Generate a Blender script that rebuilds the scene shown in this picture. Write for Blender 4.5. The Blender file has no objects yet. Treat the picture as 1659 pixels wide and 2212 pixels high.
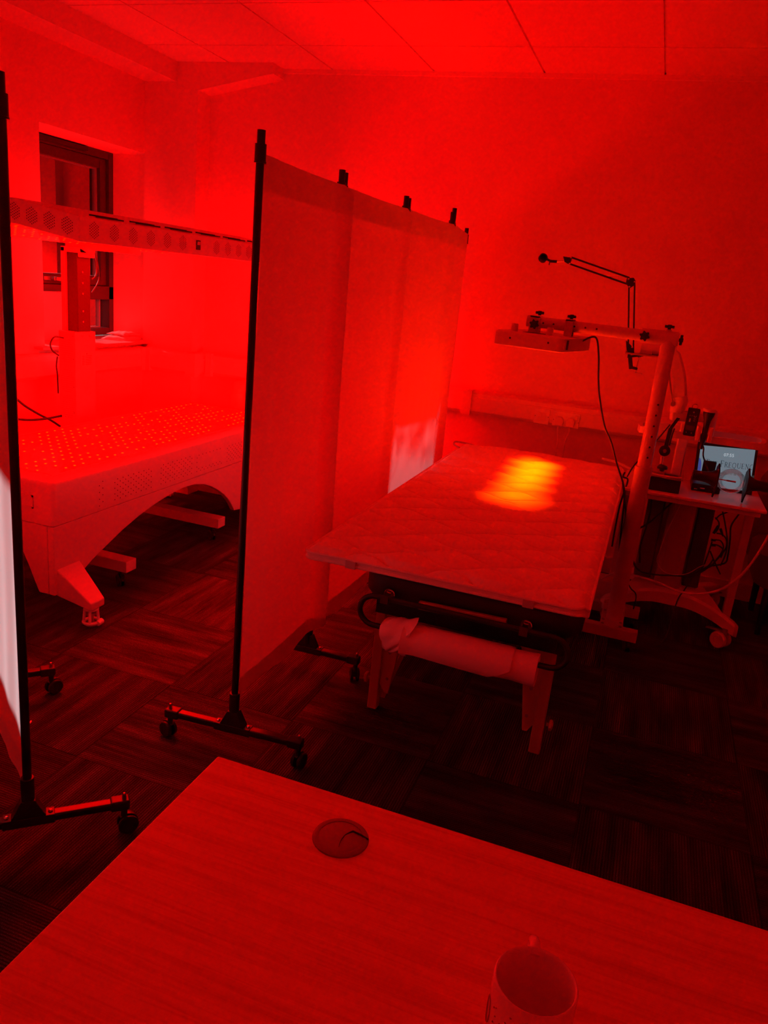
import bpy, math, random
from mathutils import Vector, Matrix
random.seed(7)
sc = bpy.context.scene
COL = sc.collection
PI = math.pi

# ---------------------------------------------------------------- camera
H = 1.507
cd = bpy.data.cameras.new('camera'); cam = bpy.data.objects.new('camera', cd); COL.objects.link(cam)
cd.sensor_fit = 'HORIZONTAL'; cd.sensor_width = 36; cd.lens = 36.203; cd.clip_start = .02
R = Vector((.937371, .334523, .097104)); U = Vector((-.18375, .23805, .953713)); F = Vector((-.295923, .911826, -.28461))
cam.matrix_world = Matrix(((R.x, U.x, -F.x, 0), (R.y, U.y, -F.y, 0), (R.z, U.z, -F.z, H), (0, 0, 0, 1)))
sc.camera = cam

# ---------------------------------------------------------------- colour, world, sun, lamps
sc.view_settings.view_transform = 'Standard'; sc.view_settings.look = 'None'
sc.view_settings.gamma = 1; sc.view_settings.use_curve_mapping = False
sc.view_settings.exposure = 0.18
sc.cycles.diffuse_bounces = 6; sc.cycles.max_bounces = 10; sc.cycles.use_denoising = True
sc.cycles.caustics_reflective = False; sc.cycles.caustics_refractive = False
sc.cycles.sample_clamp_indirect = 30
sc.cycles.use_guiding = False; sc.cycles.use_surface_guiding = True; sc.cycles.use_volume_guiding = False
SKY, SUN, BED_L, CANOPY_L, HEAD_W, LENS_L = .06, 6.5, 12.5, 27.0, 12.5, 4.0
w = bpy.data.worlds.new('World'); sc.world = w; w.use_nodes = True
bg = w.node_tree.nodes['Background']; bg.inputs[0].default_value = (.74, .64, .84, 1); bg.inputs[1].default_value = SKY
sl = bpy.data.lights.new('sun', 'SUN'); sl.energy = SUN; sl.angle = math.radians(1.0); sl.color = (1, .92, .95)
so = bpy.data.objects.new('sun', sl); COL.objects.link(so)
so.rotation_euler = Vector((1, -.155, -.345)).to_track_quat('-Z', 'Y').to_euler(); so.location = (-8, 5, 5)
HEADC = (-.497, 3.589, 1.292); HROT = math.radians(-12.5)
for dy, tilt in ((-.14, -31), (-.07, -20), (0, -10), (.07, 0), (.14, 10)):
    hl = bpy.data.lights.new('lamp_head_leds', 'AREA'); hl.shape = 'RECTANGLE'; hl.size = .06; hl.size_y = .07
    hl.energy = HEAD_W / 5; hl.color = (1, .0160, 0); hl.spread = math.radians(25)
    ho = bpy.data.objects.new('lamp_head_leds', hl); COL.objects.link(ho)
    ho.location = (HEADC[0] + .025, HEADC[1] + dy * .98, HEADC[2] - .006); ho.rotation_euler = (math.radians(tilt), 0, -HROT * .3)

# ---------------------------------------------------------------- materials
def nt(name):
    m = bpy.data.materials.new(name); m.use_nodes = True
    return m, m.node_tree, m.node_tree.nodes['Principled BSDF']
def mat(name, col, rough=.5, metal=0., noise=0., scale=40., bump=0., spec=.5):
    m, t, b = nt(name)
    b.inputs['Base Color'].default_value = (*col, 1); b.inputs['Roughness'].default_value = rough
    b.inputs['Metallic'].default_value = metal; b.inputs['Specular IOR Level'].default_value = spec
    tc = t.nodes.new('ShaderNodeTexCoord'); n = t.nodes.new('ShaderNodeTexNoise')
    n.inputs['Scale'].default_value = scale; n.inputs['Detail'].default_value = 4
    t.links.new(tc.outputs['Object'], n.inputs['Vector'])
    if noise:
        mx = t.nodes.new('ShaderNodeMix'); mx.data_type = 'RGBA'
        mx.inputs[6].default_value = (*[c * (1 - noise) for c in col], 1); mx.inputs[7].default_value = (*[min(1, c * (1 + noise)) for c in col], 1)
        t.links.new(n.outputs['Fac'], mx.inputs[0]); t.links.new(mx.outputs[2], b.inputs['Base Color'])
    if bump:
        bp = t.nodes.new('ShaderNodeBump'); bp.inputs['Strength'].default_value = bump; bp.inputs['Distance'].default_value = .002
        t.links.new(n.outputs['Fac'], bp.inputs['Height']); t.links.new(bp.outputs[0], b.inputs['Normal'])
    return m
def emit(name, col, s):
    m, t, b = nt(name)
    b.inputs['Base Color'].default_value = (0, 0, 0, 1)
    b.inputs['Emission Color'].default_value = (*col, 1); b.inputs['Emission Strength'].default_value = s
    return m
WALL = mat('wall_paint', (.84, .56, .53), .75, noise=.02, scale=6)
WALL_BOUNCE = mat('wall_paint_bounce', (.93, .64, .60), .75, noise=.02, scale=6)  # paler than the seen walls, added to bounce more light from unseen walls
CEIL = mat('ceiling_tile', (.89, .62, .59), .85, noise=.03, scale=90)
TRUNK = mat('trunking_plastic', (.78, .58, .56), .4)
WHITE = mat('white_plastic', (.80, .70, .72), .35)
WHITEM = mat('white_metal', (.62, .40, .45), .38, noise=.02)
GREYP = mat('grey_plastic', (.32, .32, .34), .45)
BLACK = mat('black_metal', (.012, .012, .013), .38)
BLACKP = mat('black_plastic', (.018, .016, .018), .45)
RUBBER = mat('black_rubber', (.012, .012, .012), .6)
CHROME = mat('chrome', (.75, .75, .76), .18, 1.)
VINYL = mat('black_vinyl', (.016, .012, .014), .5, bump=.2, scale=160)
FRAMEW = mat('window_frame', (.055, .045, .05), .35)
SILL = mat('sill_laminate', (.34, .33, .36), .25)
BEECH = mat('beech', (.55, .36, .22), .4, noise=.1, scale=14)
PAPER = mat('couch_paper', (.94, .80, .88), .8)
LEATHER = mat('tan_leather', (.62, .42, .30), .5, bump=.2, scale=90)
DARKUP = mat('dark_upholstery', (.16, .12, .12), .8, bump=.2, scale=120)
DOTS = mat('hole_black', (.02, .012, .014), .8)
INK = mat('ink', (.03, .03, .035), .7)
TOWERM = mat('tower_casing', (.48, .44, .47), .4)
def topper_mat():
    m = mat('topper_cotton', (.94, .88, .86), .9, noise=.03, scale=160); return m
TOPPER = topper_mat()
PLASTIC_BAG = mat('clear_bag', (.75, .73, .76), .15)

def fabric_mat():
    m, t, b = nt('screen_fabric'); t.nodes.remove(b); L = t.links.new
    out = [n for n in t.nodes if n.type == 'OUTPUT_MATERIAL'][0]
    d = t.nodes.new('ShaderNodeBsdfDiffuse'); d.inputs[0].default_value = (.82, .81, .80, 1)
    tr = t.nodes.new('ShaderNodeBsdfTranslucent'); tr.inputs[0].default_value = (.80, .78, .78, 1)
    mx = t.nodes.new('ShaderNodeMixShader')
    g = t.nodes.new('ShaderNodeNewGeometry'); s = t.nodes.new('ShaderNodeSeparateXYZ'); L(g.outputs['Position'], s.inputs[0])
    def gt(v, less=False):
        n = t.nodes.new('ShaderNodeMath'); n.operation = 'LESS_THAN' if less else 'GREATER_THAN'; n.inputs[1].default_value = v; L(s.outputs[2], n.inputs[0]); return n
    a = t.nodes.new('ShaderNodeMath'); a.operation = 'ADD'; L(gt(1.705).outputs[0], a.inputs[0]); L(gt(.262, True).outputs[0], a.inputs[1])
    r = t.nodes.new('ShaderNodeMapRange'); r.inputs[3].default_value = .20; r.inputs[4].default_value = .05; L(a.outputs[0], r.inputs[0])
    L(r.outputs[0], mx.inputs[0])
    L(d.outputs[0], mx.inputs[1]); L(tr.outputs[0], mx.inputs[2]); L(mx.outputs[0], out.inputs[0])
    return m
FABRIC = fabric_mat()

def pane_mat(name, f0, k=1.8):
    m, t, b = nt(name); t.nodes.remove(b); L = t.links.new
    out = [n for n in t.nodes if n.type == 'OUTPUT_MATERIAL'][0]
    tr = t.nodes.new('ShaderNodeBsdfTransparent'); gl = t.nodes.new('ShaderNodeBsdfGlossy'); gl.inputs['Roughness'].default_value = .01
    fr = t.nodes.new('ShaderNodeFresnel'); fr.inputs[0].default_value = 1.55
    mu = t.nodes.new('ShaderNodeMath'); mu.operation = 'MULTIPLY_ADD'; mu.use_clamp = True; mu.inputs[1].default_value = k; mu.inputs[2].default_value = f0
    L(fr.outputs[0], mu.inputs[0]); mx = t.nodes.new('ShaderNodeMixShader')
    L(mu.outputs[0], mx.inputs[0]); L(tr.outputs[0], mx.inputs[1]); L(gl.outputs[0], mx.inputs[2]); L(mx.outputs[0], out.inputs[0])
    return m
PANE = pane_mat('window_pane_glass', .10); PANEW = pane_mat('coated_pane_glass', .42)
CLEAR = pane_mat('clear_acrylic', .02, .5)

def carpet_mat():
    m, t, b = nt('carpet_tiles'); L = t.links.new; N = t.nodes.new
    g = N('ShaderNodeNewGeometry'); s = N('ShaderNodeSeparateXYZ'); L(g.outputs['Position'], s.inputs[0])
    def M(op, a, bb=None, c=None):
        n = N('ShaderNodeMath'); n.operation = op
        for i, v in enumerate((a, bb, c)):
            if v is None: continue
            if isinstance(v, (int, float)): n.inputs[i].default_value = v
            else: L(v, n.inputs[i])
        return n.outputs[0]
    u = M('DIVIDE', M('ADD', s.outputs[0], 1.473), .5); v = M('DIVIDE', M('SUBTRACT', s.outputs[1], 1.697), .5)
    iu = M('FLOOR', u); iv = M('FLOOR', v); fu = M('SUBTRACT', u, iu); fv = M('SUBTRACT', v, iv)
    ck = M('FLOORED_MODULO', M('ADD', iu, iv), 2)
    ick = M('SUBTRACT', 1, ck)
    a = M('ADD', M('MULTIPLY', fu, ick), M('MULTIPLY', fv, ck))      # along the pile lines
    c = M('ADD', M('MULTIPLY', fv, ick), M('MULTIPLY', fu, ck))      # across
    cid = N('ShaderNodeCombineXYZ'); L(iu, cid.inputs[0]); L(iv, cid.inputs[1])
    wn = N('ShaderNodeTexWhiteNoise'); wn.noise_dimensions = '3D'; L(cid.outputs[0], wn.inputs['Vector'])
    def streak(sa, scs, det, off):
        cv = N('ShaderNodeCombineXYZ'); L(M('MULTIPLY', a, sa), cv.inputs[0]); L(M('MULTIPLY', c, scs), cv.inputs[1])
        L(M('MULTIPLY', wn.outputs['Value'], 57 + off), cv.inputs[2])
        n = N('ShaderNodeTexNoise'); n.inputs['Scale'].default_value = 1; n.inputs['Detail'].default_value = det; L(cv.outputs[0], n.inputs['Vector']); return n.outputs['Fac']
    wide = streak(1.3, 9, 2, 3); fine = streak(2.0, 70, 2, 11)
    line = M('MULTIPLY_ADD', M('SINE', M('MULTIPLY', c, 2 * PI * 62)), .5, .5)
    spk = N('ShaderNodeTexNoise'); spk.inputs['Scale'].default_value = 420; spk.inputs['Detail'].default_value = 1; L(g.outputs['Position'], spk.inputs['Vector'])
    val = M('ADD', M('MULTIPLY', M('POWER', wide, 2.2), .16), M('MULTIPLY', M('POWER', fine, 2), .07))
    val = M('MULTIPLY', val, M('MULTIPLY_ADD', line, .75, .4))
    val = M('MULTIPLY', val, M('MULTIPLY_ADD', M('POWER', spk.outputs['Fac'], 3), 4.5, .45))
    val = M('MULTIPLY', val, M('MULTIPLY_ADD', wn.outputs['Value'], .5, .75))
    val = M('ADD', val, M('MULTIPLY', M('GREATER_THAN', spk.outputs['Fac'], .71), .10))
    seam = M('MINIMUM', M('MINIMUM', fu, M('SUBTRACT', 1, fu)), M('MINIMUM', fv, M('SUBTRACT', 1, fv)))
    val = M('MULTIPLY', val, M('MULTIPLY_ADD', M('LESS_THAN', seam, .004), -.55, 1))
    cc = N('ShaderNodeCombineColor'); L(M('MULTIPLY', val, 1.0), cc.inputs[0]); L(M('MULTIPLY', val, .85), cc.inputs[1]); L(M('MULTIPLY', val, .95), cc.inputs[2])
    L(cc.outputs[0], b.inputs['Base Color']); b.inputs['Roughness'].default_value = .95; b.inputs['Specular IOR Level'].default_value = .1
    bp = N('ShaderNodeBump'); bp.inputs['Strength'].default_value = .5; bp.inputs['Distance'].default_value = .003
    L(line, bp.inputs['Height']); L(bp.outputs[0], b.inputs['Normal'])
    return m
CARPET = carpet_mat()

def desk_mat():
    m, t, b = nt('desk_beech'); L = t.links.new; N = t.nodes.new
    g = N('ShaderNodeNewGeometry'); mp = N('ShaderNodeMapping'); mp.inputs['Scale'].default_value = (1.2, 26, 5); mp.inputs['Rotation'].default_value = (0, 0, .03); L(g.outputs['Position'], mp.inputs[0])
    n = N('ShaderNodeTexNoise'); n.inputs['Scale'].default_value = 1.6; n.inputs['Detail'].default_value = 6; n.inputs['Distortion'].default_value = .6; L(mp.outputs[0], n.inputs['Vector'])
    mp2 = N('ShaderNodeMapping'); mp2.inputs['Scale'].default_value = (6, 210, 5); L(g.outputs['Position'], mp2.inputs[0])
    n2 = N('ShaderNodeTexNoise'); n2.inputs['Scale'].default_value = 1; n2.inputs['Detail'].default_value = 3; n2.inputs['Distortion'].default_value = .8; L(mp2.outputs[0], n2.inputs['Vector'])
    ad = N('ShaderNodeMix'); ad.inputs[0].default_value = .45; L(n.outputs[0], ad.inputs[2]); L(n2.outputs[0], ad.inputs[3])
    r = N('ShaderNodeValToRGB'); r.color_ramp.elements[0].position = .30; r.color_ramp.elements[0].color = (.66, .40, .26, 1)
    r.color_ramp.elements[1].position = .56; r.color_ramp.elements[1].color = (.86, .58, .40, 1)
    L(ad.outputs[0], r.inputs[0]); L(r.outputs[0], b.inputs['Base Color']); b.inputs['Roughness'].default_value = .42
    return m
DESK = desk_mat()

def led_mat(name, L0, dots=True):
    m, t, b = nt(name); L = t.links.new; N = t.nodes.new
    g = N('ShaderNodeNewGeometry'); s = N('ShaderNodeSeparateXYZ'); L(g.outputs['Position'], s.inputs[0])
    def M(op, a, bb=None, c=None):
        n = N('ShaderNodeMath'); n.operation = op
        for i, v in enumerate((a, bb, c)):
            if v is None: continue
            if isinstance(v, (int, float)): n.inputs[i].default_value = v
            else: L(v, n.inputs[i])
        return n.outputs[0]
    def lattice(px, py, ox, oy, r0):
        fx = M('SUBTRACT', M('FRACT', M('DIVIDE', M('ADD', s.outputs[0], ox + 9), px)), .5); fy = M('SUBTRACT', M('FRACT', M('DIVIDE', M('ADD', s.outputs[1], oy + 9), py)), .5)
        dx = M('MULTIPLY', fx, px); dy = M('MULTIPLY', fy, py)
        return M('LESS_THAN', M('ADD', M('MULTIPLY', dx, dx), M('MULTIPLY', dy, dy)), r0 * r0)
    hot = lattice(.052, .052, 0, 0, .0050); dark = lattice(.052, .052, .026, .026, .010)
    nz = N('ShaderNodeTexNoise'); nz.inputs['Scale'].default_value = 9; L(g.outputs['Position'], nz.inputs['Vector'])
    pick = M('GREATER_THAN', nz.outputs[0], .47)
    hot = M('MULTIPLY', hot, pick)
    red = M('ADD', M('MULTIPLY_ADD', dark, .42 - L0, L0), M('MULTIPLY', hot, L0))
    grn = M('MULTIPLY', hot, .17)
    cc = N('ShaderNodeCombineColor'); L(red, cc.inputs[0]); L(grn, cc.inputs[1]); cc.inputs[2].default_value = 0
    b.inputs['Base Color'].default_value = (.25, .25, .25, 1); b.inputs['Roughness'].default_value = .12
    L(cc.outputs[0], b.inputs['Emission Color']); b.inputs['Emission Strength'].default_value = 1
    return m
LEDTOP = led_mat('led_bed_surface', BED_L); LEDCAN = led_mat('led_canopy_surface', CANOPY_L)

def leaf_mat():
    m = mat('leaves', (.30, .24, .08), .6, noise=.6, scale=3); return m
LEAF = leaf_mat(); BARK = mat('bark', (.09, .06, .04), .9, noise=.3); GROUND = mat('outside_ground', (.12, .12, .10), .9, noise=.3, scale=2)

# ---------------------------------------------------------------- mesh builder
class MB:
    def __init__(s): s.v = []; s.f = []
    def add(s, vs, fs):
        o = len(s.v); s.v += [Vector(p) for p in vs]; s.f += [tuple(i + o for i in f) for f in fs]; return s
    def box(s, a, b):
        (x0, y0, z0), (x1, y1, z1) = [min(p, q) for p, q in zip(a, b)], [max(p, q) for p, q in zip(a, b)]
        return s.add([(x0, y0, z0), (x1, y0, z0), (x1, y1, z0), (x0, y1, z0), (x0, y0, z1), (x1, y0, z1), (x1, y1, z1), (x0, y1, z1)],
                     [(0, 3, 2, 1), (4, 5, 6, 7), (0, 1, 5, 4), (1, 2, 6, 5), (2, 3, 7, 6), (3, 0, 4, 7)])
    def bar(s, p, q, wd, ht, up=(0, 0, 1)):
        p = Vector(p); q = Vector(q); d = (q - p).normalized(); u = Vector(up)
        if abs(d.dot(u)) > .97: u = Vector((0, 1, 0))
        r = d.cross(u).normalized(); u = r.cross(d).normalized()
        vs = [c + r * (i * wd / 2) + u * (j * ht / 2) for c in (p, q) for i, j in ((-1, -1), (1, -1), (1, 1), (-1, 1))]
        return s.add(vs, [(0, 1, 2, 3), (7, 6, 5, 4), (0, 4, 5, 1), (1, 5, 6, 2), (2, 6, 7, 3), (3, 7, 4, 0)])
    def cyl(s, p, q, r0, r1=None, n=20):
        r1 = r0 if r1 is None else r1; p = Vector(p); q = Vector(q); d = (q - p).normalized()
        a = d.orthogonal().normalized(); b = d.cross(a)
        vs = [c + (a * math.cos(2 * PI * k / n) + b * math.sin(2 * PI * k / n)) * r for c, r in ((p, r0), (q, r1)) for k in range(n)]
        fs = [(k, (k + 1) % n, n + (k + 1) % n, n + k) for k in range(n)] + [tuple(range(n))[::-1], tuple(range(n, 2 * n))]
        return s.add(vs, fs)
    def tube(s, pts, r, n=8, closed=False):
        pts = [Vector(p) for p in pts]; N = len(pts); rings = []
        t0 = (pts[1] - pts[0]).normalized(); a = t0.orthogonal().normalized()
        for i, p in enumerate(pts):
            if closed: t = pts[(i + 1) % N] - pts[i - 1]
            else: t = pts[min(i + 1, N - 1)] - pts[max(i - 1, 0)]
            t = t.normalized() if t.length > 1e-9 else t0
            a = (a - t * a.dot(t)); a = a.normalized() if a.length > 1e-6 else t.orthogonal().normalized()
            b = t.cross(a); rr = r(i / max(1, N - 1)) if callable(r) else r
            rings.append([p + (a * math.cos(2 * PI * k / n) + b * math.sin(2 * PI * k / n)) * rr for k in range(n)])
        vs = [v for q in rings for v in q]; fs = []
        for i in range(N if closed else N - 1):
            j = (i + 1) % N
            fs += [(i * n + k, i * n + (k + 1) % n, j * n + (k + 1) % n, j * n + k) for k in range(n)]
        if not closed: fs += [tuple(range(n))[::-1], tuple((N - 1) * n + k for k in range(n))]
        return s.add(vs, fs)
    def lathe(s, c, axis, prof, n=28):
        c = Vector(c); d = Vector(axis).normalized(); a = d.orthogonal().normalized(); b = d.cross(a); m = len(prof)
        vs = [c + d * h + (a * math.cos(2 * PI * k / n) + b * math.sin(2 * PI * k / n)) * r for r, h in prof for k in range(n)]
        fs = [(i * n + k, i * n + (k + 1) % n, (i + 1) * n + (k + 1) % n, (i + 1) * n + k) for i in range(m - 1) for k in range(n)]
        if prof[0][0] > 1e-5: fs.append(tuple(range(n))[::-1])
        if prof[-1][0] > 1e-5: fs.append(tuple((m - 1) * n + k for k in range(n)))
        return s.add(vs, fs)
    def prism(s, poly, o, ex, ey, ez):
        """poly (u, v) in the plane o + u*ex + v*ey, swept by ez"""
        o, ex, ey, ez = map(Vector, (o, ex, ey, ez)); n = len(poly)
        a = [o + ex * u + ey * v for u, v in poly]; vs = a + [p + ez for p in a]
        return s.add(vs, [tuple(range(n))[::-1], tuple(range(n, 2 * n))] + [(k, (k + 1) % n, n + (k + 1) % n, n + k) for k in range(n)])
    def loft(s, secs, cap=True, closed=True):
        n = len(secs[0]); vs = [p for q in secs for p in q]; m = n if closed else n - 1
        fs = [(i * n + k, i * n + (k + 1) % n, (i + 1) * n + (k + 1) % n, (i + 1) * n + k) for i in range(len(secs) - 1) for k in range(m)]
        if cap and closed: fs += [tuple(range(n))[::-1], tuple((len(secs) - 1) * n + k for k in range(n))]
        return s.add(vs, fs)
    def sphere(s, c, r, n=24, m=14, sc3=(1, 1, 1)):
        c = Vector(c); prof = [(math.sin(PI * i / m), -math.cos(PI * i / m)) for i in range(m + 1)]
        vs = [c + Vector((r * q * math.cos(2 * PI * k / n) * sc3[0], r * q * math.sin(2 * PI * k / n) * sc3[1], r * h * sc3[2])) for q, h in prof for k in range(n)]
        return s.add(vs, [(i * n + k, i * n + (k + 1) % n, (i + 1) * n + (k + 1) % n, (i + 1) * n + k) for i in range(m) for k in range(n)])
    def disc(s, c, nrm, r, n=6):
        c = Vector(c); d = Vector(nrm).normalized(); a = d.orthogonal().normalized(); b = d.cross(a)
        return s.add([c + (a * math.cos(2 * PI * k / n) + b * math.sin(2 * PI * k / n)) * r for k in range(n)], [tuple(range(n))])
    def build(s, name, m, parent=None, bevel=0., seg=2, angle=35, sub=0, label=None):
        o0 = Vector((0, 0, 0)); q = parent
        while q is not None: o0 = o0 + q.location; q = q.parent
        me = bpy.data.meshes.new(name); me.from_pydata([tuple(v - o0) for v in s.v], [], s.f)
        me.validate(); me.update()
        import bmesh
        bm = bmesh.new(); bm.from_mesh(me); bmesh.ops.remove_doubles(bm, verts=bm.verts, dist=1e-6); bmesh.ops.recalc_face_normals(bm, faces=bm.faces); bm.to_mesh(me); bm.free()
        for p in me.polygons: p.use_smooth = True
        me.set_sharp_from_angle(angle=math.radians(angle))
        me.materials.append(m)
        o = bpy.data.objects.new(name, me); COL.objects.link(o)
        if parent is not None: o.parent = parent
        if bevel:
            b = o.modifiers.new('bevel', 'BEVEL'); b.width = bevel; b.segments = seg; b.limit_method = 'ANGLE'; b.angle_limit = math.radians(angle); b.harden_normals = True
        if sub:
            b = o.modifiers.new('sub', 'SUBSURF'); b.levels = sub; b.render_levels = sub
        if label: o['label'] = label
        return o
def smooth(pts, k=8):
    pts = [Vector(p) for p in pts]; out = []
    for i in range(len(pts) - 1):
        p0, p1, p2, p3 = pts[max(i - 1, 0)], pts[i], pts[i + 1], pts[min(i + 2, len(pts) - 1)]
        for j in range(k):
            t = j / k
            out.append(.5 * (2 * p1 + (p2 - p0) * t + (2 * p0 - 5 * p1 + 4 * p2 - p3) * t * t + (3 * p1 - p0 - 3 * p2 + p3) * t ** 3))
    return out + [pts[-1]]
def tag(o, label, cat, group=None):
    o['label'] = label; o['category'] = cat
    if group: o['group'] = group
    return o
def thing(name, label, cat, loc, group=None):
    o = bpy.data.objects.new(name, None); COL.objects.link(o); o.location = loc; o.empty_display_size = .1
    return tag(o, label, cat, group)
def struct(name, mb, m, parent=None, **k):
    o = mb.build(name, m, parent, **k)
    if parent is None: o['kind'] = 'structure'
    return o
def cable(name, pts, r, m, label, cat='cable', parent=None, k=8):
    o = MB().tube(smooth(pts, k), r).build(name, m, parent)
    if parent is None: tag(o, label, cat)
    return o
def text(s, size, o, ex, ey, m, name, parent, depth=.0006, align='LEFT'):
    """flat lettering: plane origin o, reading direction ex, up ey"""
    cu = bpy.data.curves.new('t', 'FONT'); cu.body = s; cu.size = size; cu.align_x = align; cu.extrude = depth / 2; cu.resolution_u = 3
    tmp = bpy.data.objects.new('t', cu); COL.objects.link(tmp)
    dg = bpy.context.evaluated_depsgraph_get(); me = bpy.data.meshes.new_from_object(tmp.evaluated_get(dg))
    o, ex, ey = Vector(o), Vector(ex).normalized(), Vector(ey).normalized(); ez = ex.cross(ey)
    mb = MB(); mb.add([o + ex * v.co.x + ey * v.co.y + ez * v.co.z for v in me.vertices], [tuple(p.vertices) for p in me.polygons])
    bpy.data.objects.remove(tmp); bpy.data.meshes.remove(me); bpy.data.curves.remove(cu)
    return mb.build(name, m, parent)

# ================================================================ room
XL, XR, YB, YF, ZC = -3.19, 1.46, 4.50, -.75, 2.622
WO = -3.56                                                # outer face of the left wall
struct('floor', MB().box((WO, YF, -.1), (XR, YB, 0)), CARPET)
# ceiling: tiles of 0.6 m with narrow gaps under a backing slab
ce = MB(); gap = .005
x1, yA = -2.624, 4.046
xs = [XL] + [x1 + .6 * k for k in range(0, 9) if XL < x1 + .6 * k < XR] + [XR]
ys = [YF] + [yA - .6 * k for k in range(9, -1, -1) if YF < yA - .6 * k < YB] + [YB]
for i in range(len(xs) - 1):
    for j in range(len(ys) - 1):
        ce.box((xs[i] + gap, ys[j] + gap * .7, ZC), (xs[i + 1] - gap, ys[j + 1] - gap * .7, ZC + .02))
ce.box((WO, YF, ZC + .012), (XR, YB, ZC + .1))
struct('ceiling', ce, CEIL)
def wall_x(name, x0, x1_, openings, ya, yb):
    mb = MB(); y = ya
    for (oy0, oy1, oz0, oz1) in openings:
        mb.box((x0, y, 0), (x1_, oy0, ZC + .02)); mb.box((x0, oy0, 0), (x1_, oy1, oz0)); mb.box((x0, oy0, oz1), (x1_, oy1, ZC + .02)); y = oy1
    mb.box((x0, y, 0), (x1_, yb, ZC + .02)); return mb
W1 = (3.485, 4.432, .97, 2.115); W2 = (1.62, 2.0, .97, 1.76)
struct('wall_left', wall_x('w', WO, XL, [W2, W1], YF - .2, YB + .2), WALL)
struct('wall_back', MB().box((XL, YB, 0), (XR + .2, YB + .2, ZC + .02)), WALL)
struct('wall_right', MB().box((XR, YF - .2, 0), (XR + .2, YB, ZC + .02)), WALL_BOUNCE)
fr = MB().box((XL, YF - .2, 0), (XR, YF, ZC + .02))
struct('wall_front', fr, WALL_BOUNCE)
struct('wall_pillar', MB().box((XL, 4.36, 0), (-2.82, YB, ZC + .005)), WALL)
# boxed bulkheads under the ceiling
struct('trim_1', MB().box((XL, YF, 2.515), (-2.965, 4.36, ZC + .005)), WALL)
struct('trim_2', MB().prism([(-2.82, 2.4725), (-2.335, 2.567), (-2.335, ZC + .005), (-2.82, ZC + .005)], (0, 4.36, 0), (1, 0, 0), (0, 0, 1), (0, YB - 4.36, 0)), WALL)
# angle trim at the wall head
struct('trim_3', MB().box((-2.335, YB - .02, ZC - .022), (XR, YB, ZC)), CEIL)
# dado trunking: three-compartment section with a rolled top and bottom, swept along the walls
TZ0, TZ1 = .813, .950
def trunk_prof(d=.07):
    return [(0, TZ0), (d * .55, TZ0), (d * .8, TZ0 + .008), (d * .93, TZ0 + .02), (d * .93, TZ0 + .022), (d, TZ0 + .024), (d, TZ1 - .036), (d * .94, TZ1 - .034), (d * .94, TZ1 - .03), (d * .9, TZ1 - .012), (d * .75, TZ1 - .003), (d * .5, TZ1), (0, TZ1)]
struct('trim_4', MB().prism(trunk_prof(), (XL, YF, 0), (1, 0, 0), (0, 0, 1), (0, 4.36 - YF, 0)), TRUNK)
struct('trim_5', MB().prism(trunk_prof(), (-2.82, YB, 0), (0, -1, 0), (0, 0, 1), (XR + 2.82, 0, 0)), TRUNK)
struct('trim_6', MB().prism(trunk_prof(), (XL, 4.36, 0), (0, -1, 0), (0, 0, 1), (-2.753 - XL, 0, 0)).prism(trunk_prof(), (-2.82, 4.292, 0), (1, 0, 0), (0, 0, 1), (0, .137, 0)), TRUNK)
# corner and joint covers of the trunking
jc = MB()
for (a, b) in (((XL, 4.25, TZ0 - .004), (XL + .078, 4.29, TZ1 + .004)), ((-3.125, 4.282, TZ0 - .004), (-3.085, 4.36, TZ1 + .004)), ((-2.775, 4.281, TZ0 - .004), (-2.741, 4.32, TZ1 + .004)), ((-2.741, 4.40, TZ0 - .004), (-2.70, 4.43, TZ1 + .004)), ((-1.03, 4.424, TZ0 - .003), (-.975, 4.5, TZ1 + .003))):
    jc.box(a, b)
struct('trim_7', jc, TRUNK)
struct('baseboard_back', MB().box((-2.82, YB - .016, 0), (XR, YB, .10)), TRUNK, bevel=.004)
struct('baseboard_left', MB().box((XL, YF, 0), (XL + .016, 4.36, .10)), TRUNK, bevel=.004)
struct('baseboard_right', MB().box((XR - .016, YF, 0), (XR, YB - .02, .10)), TRUNK, bevel=.004)

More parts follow.
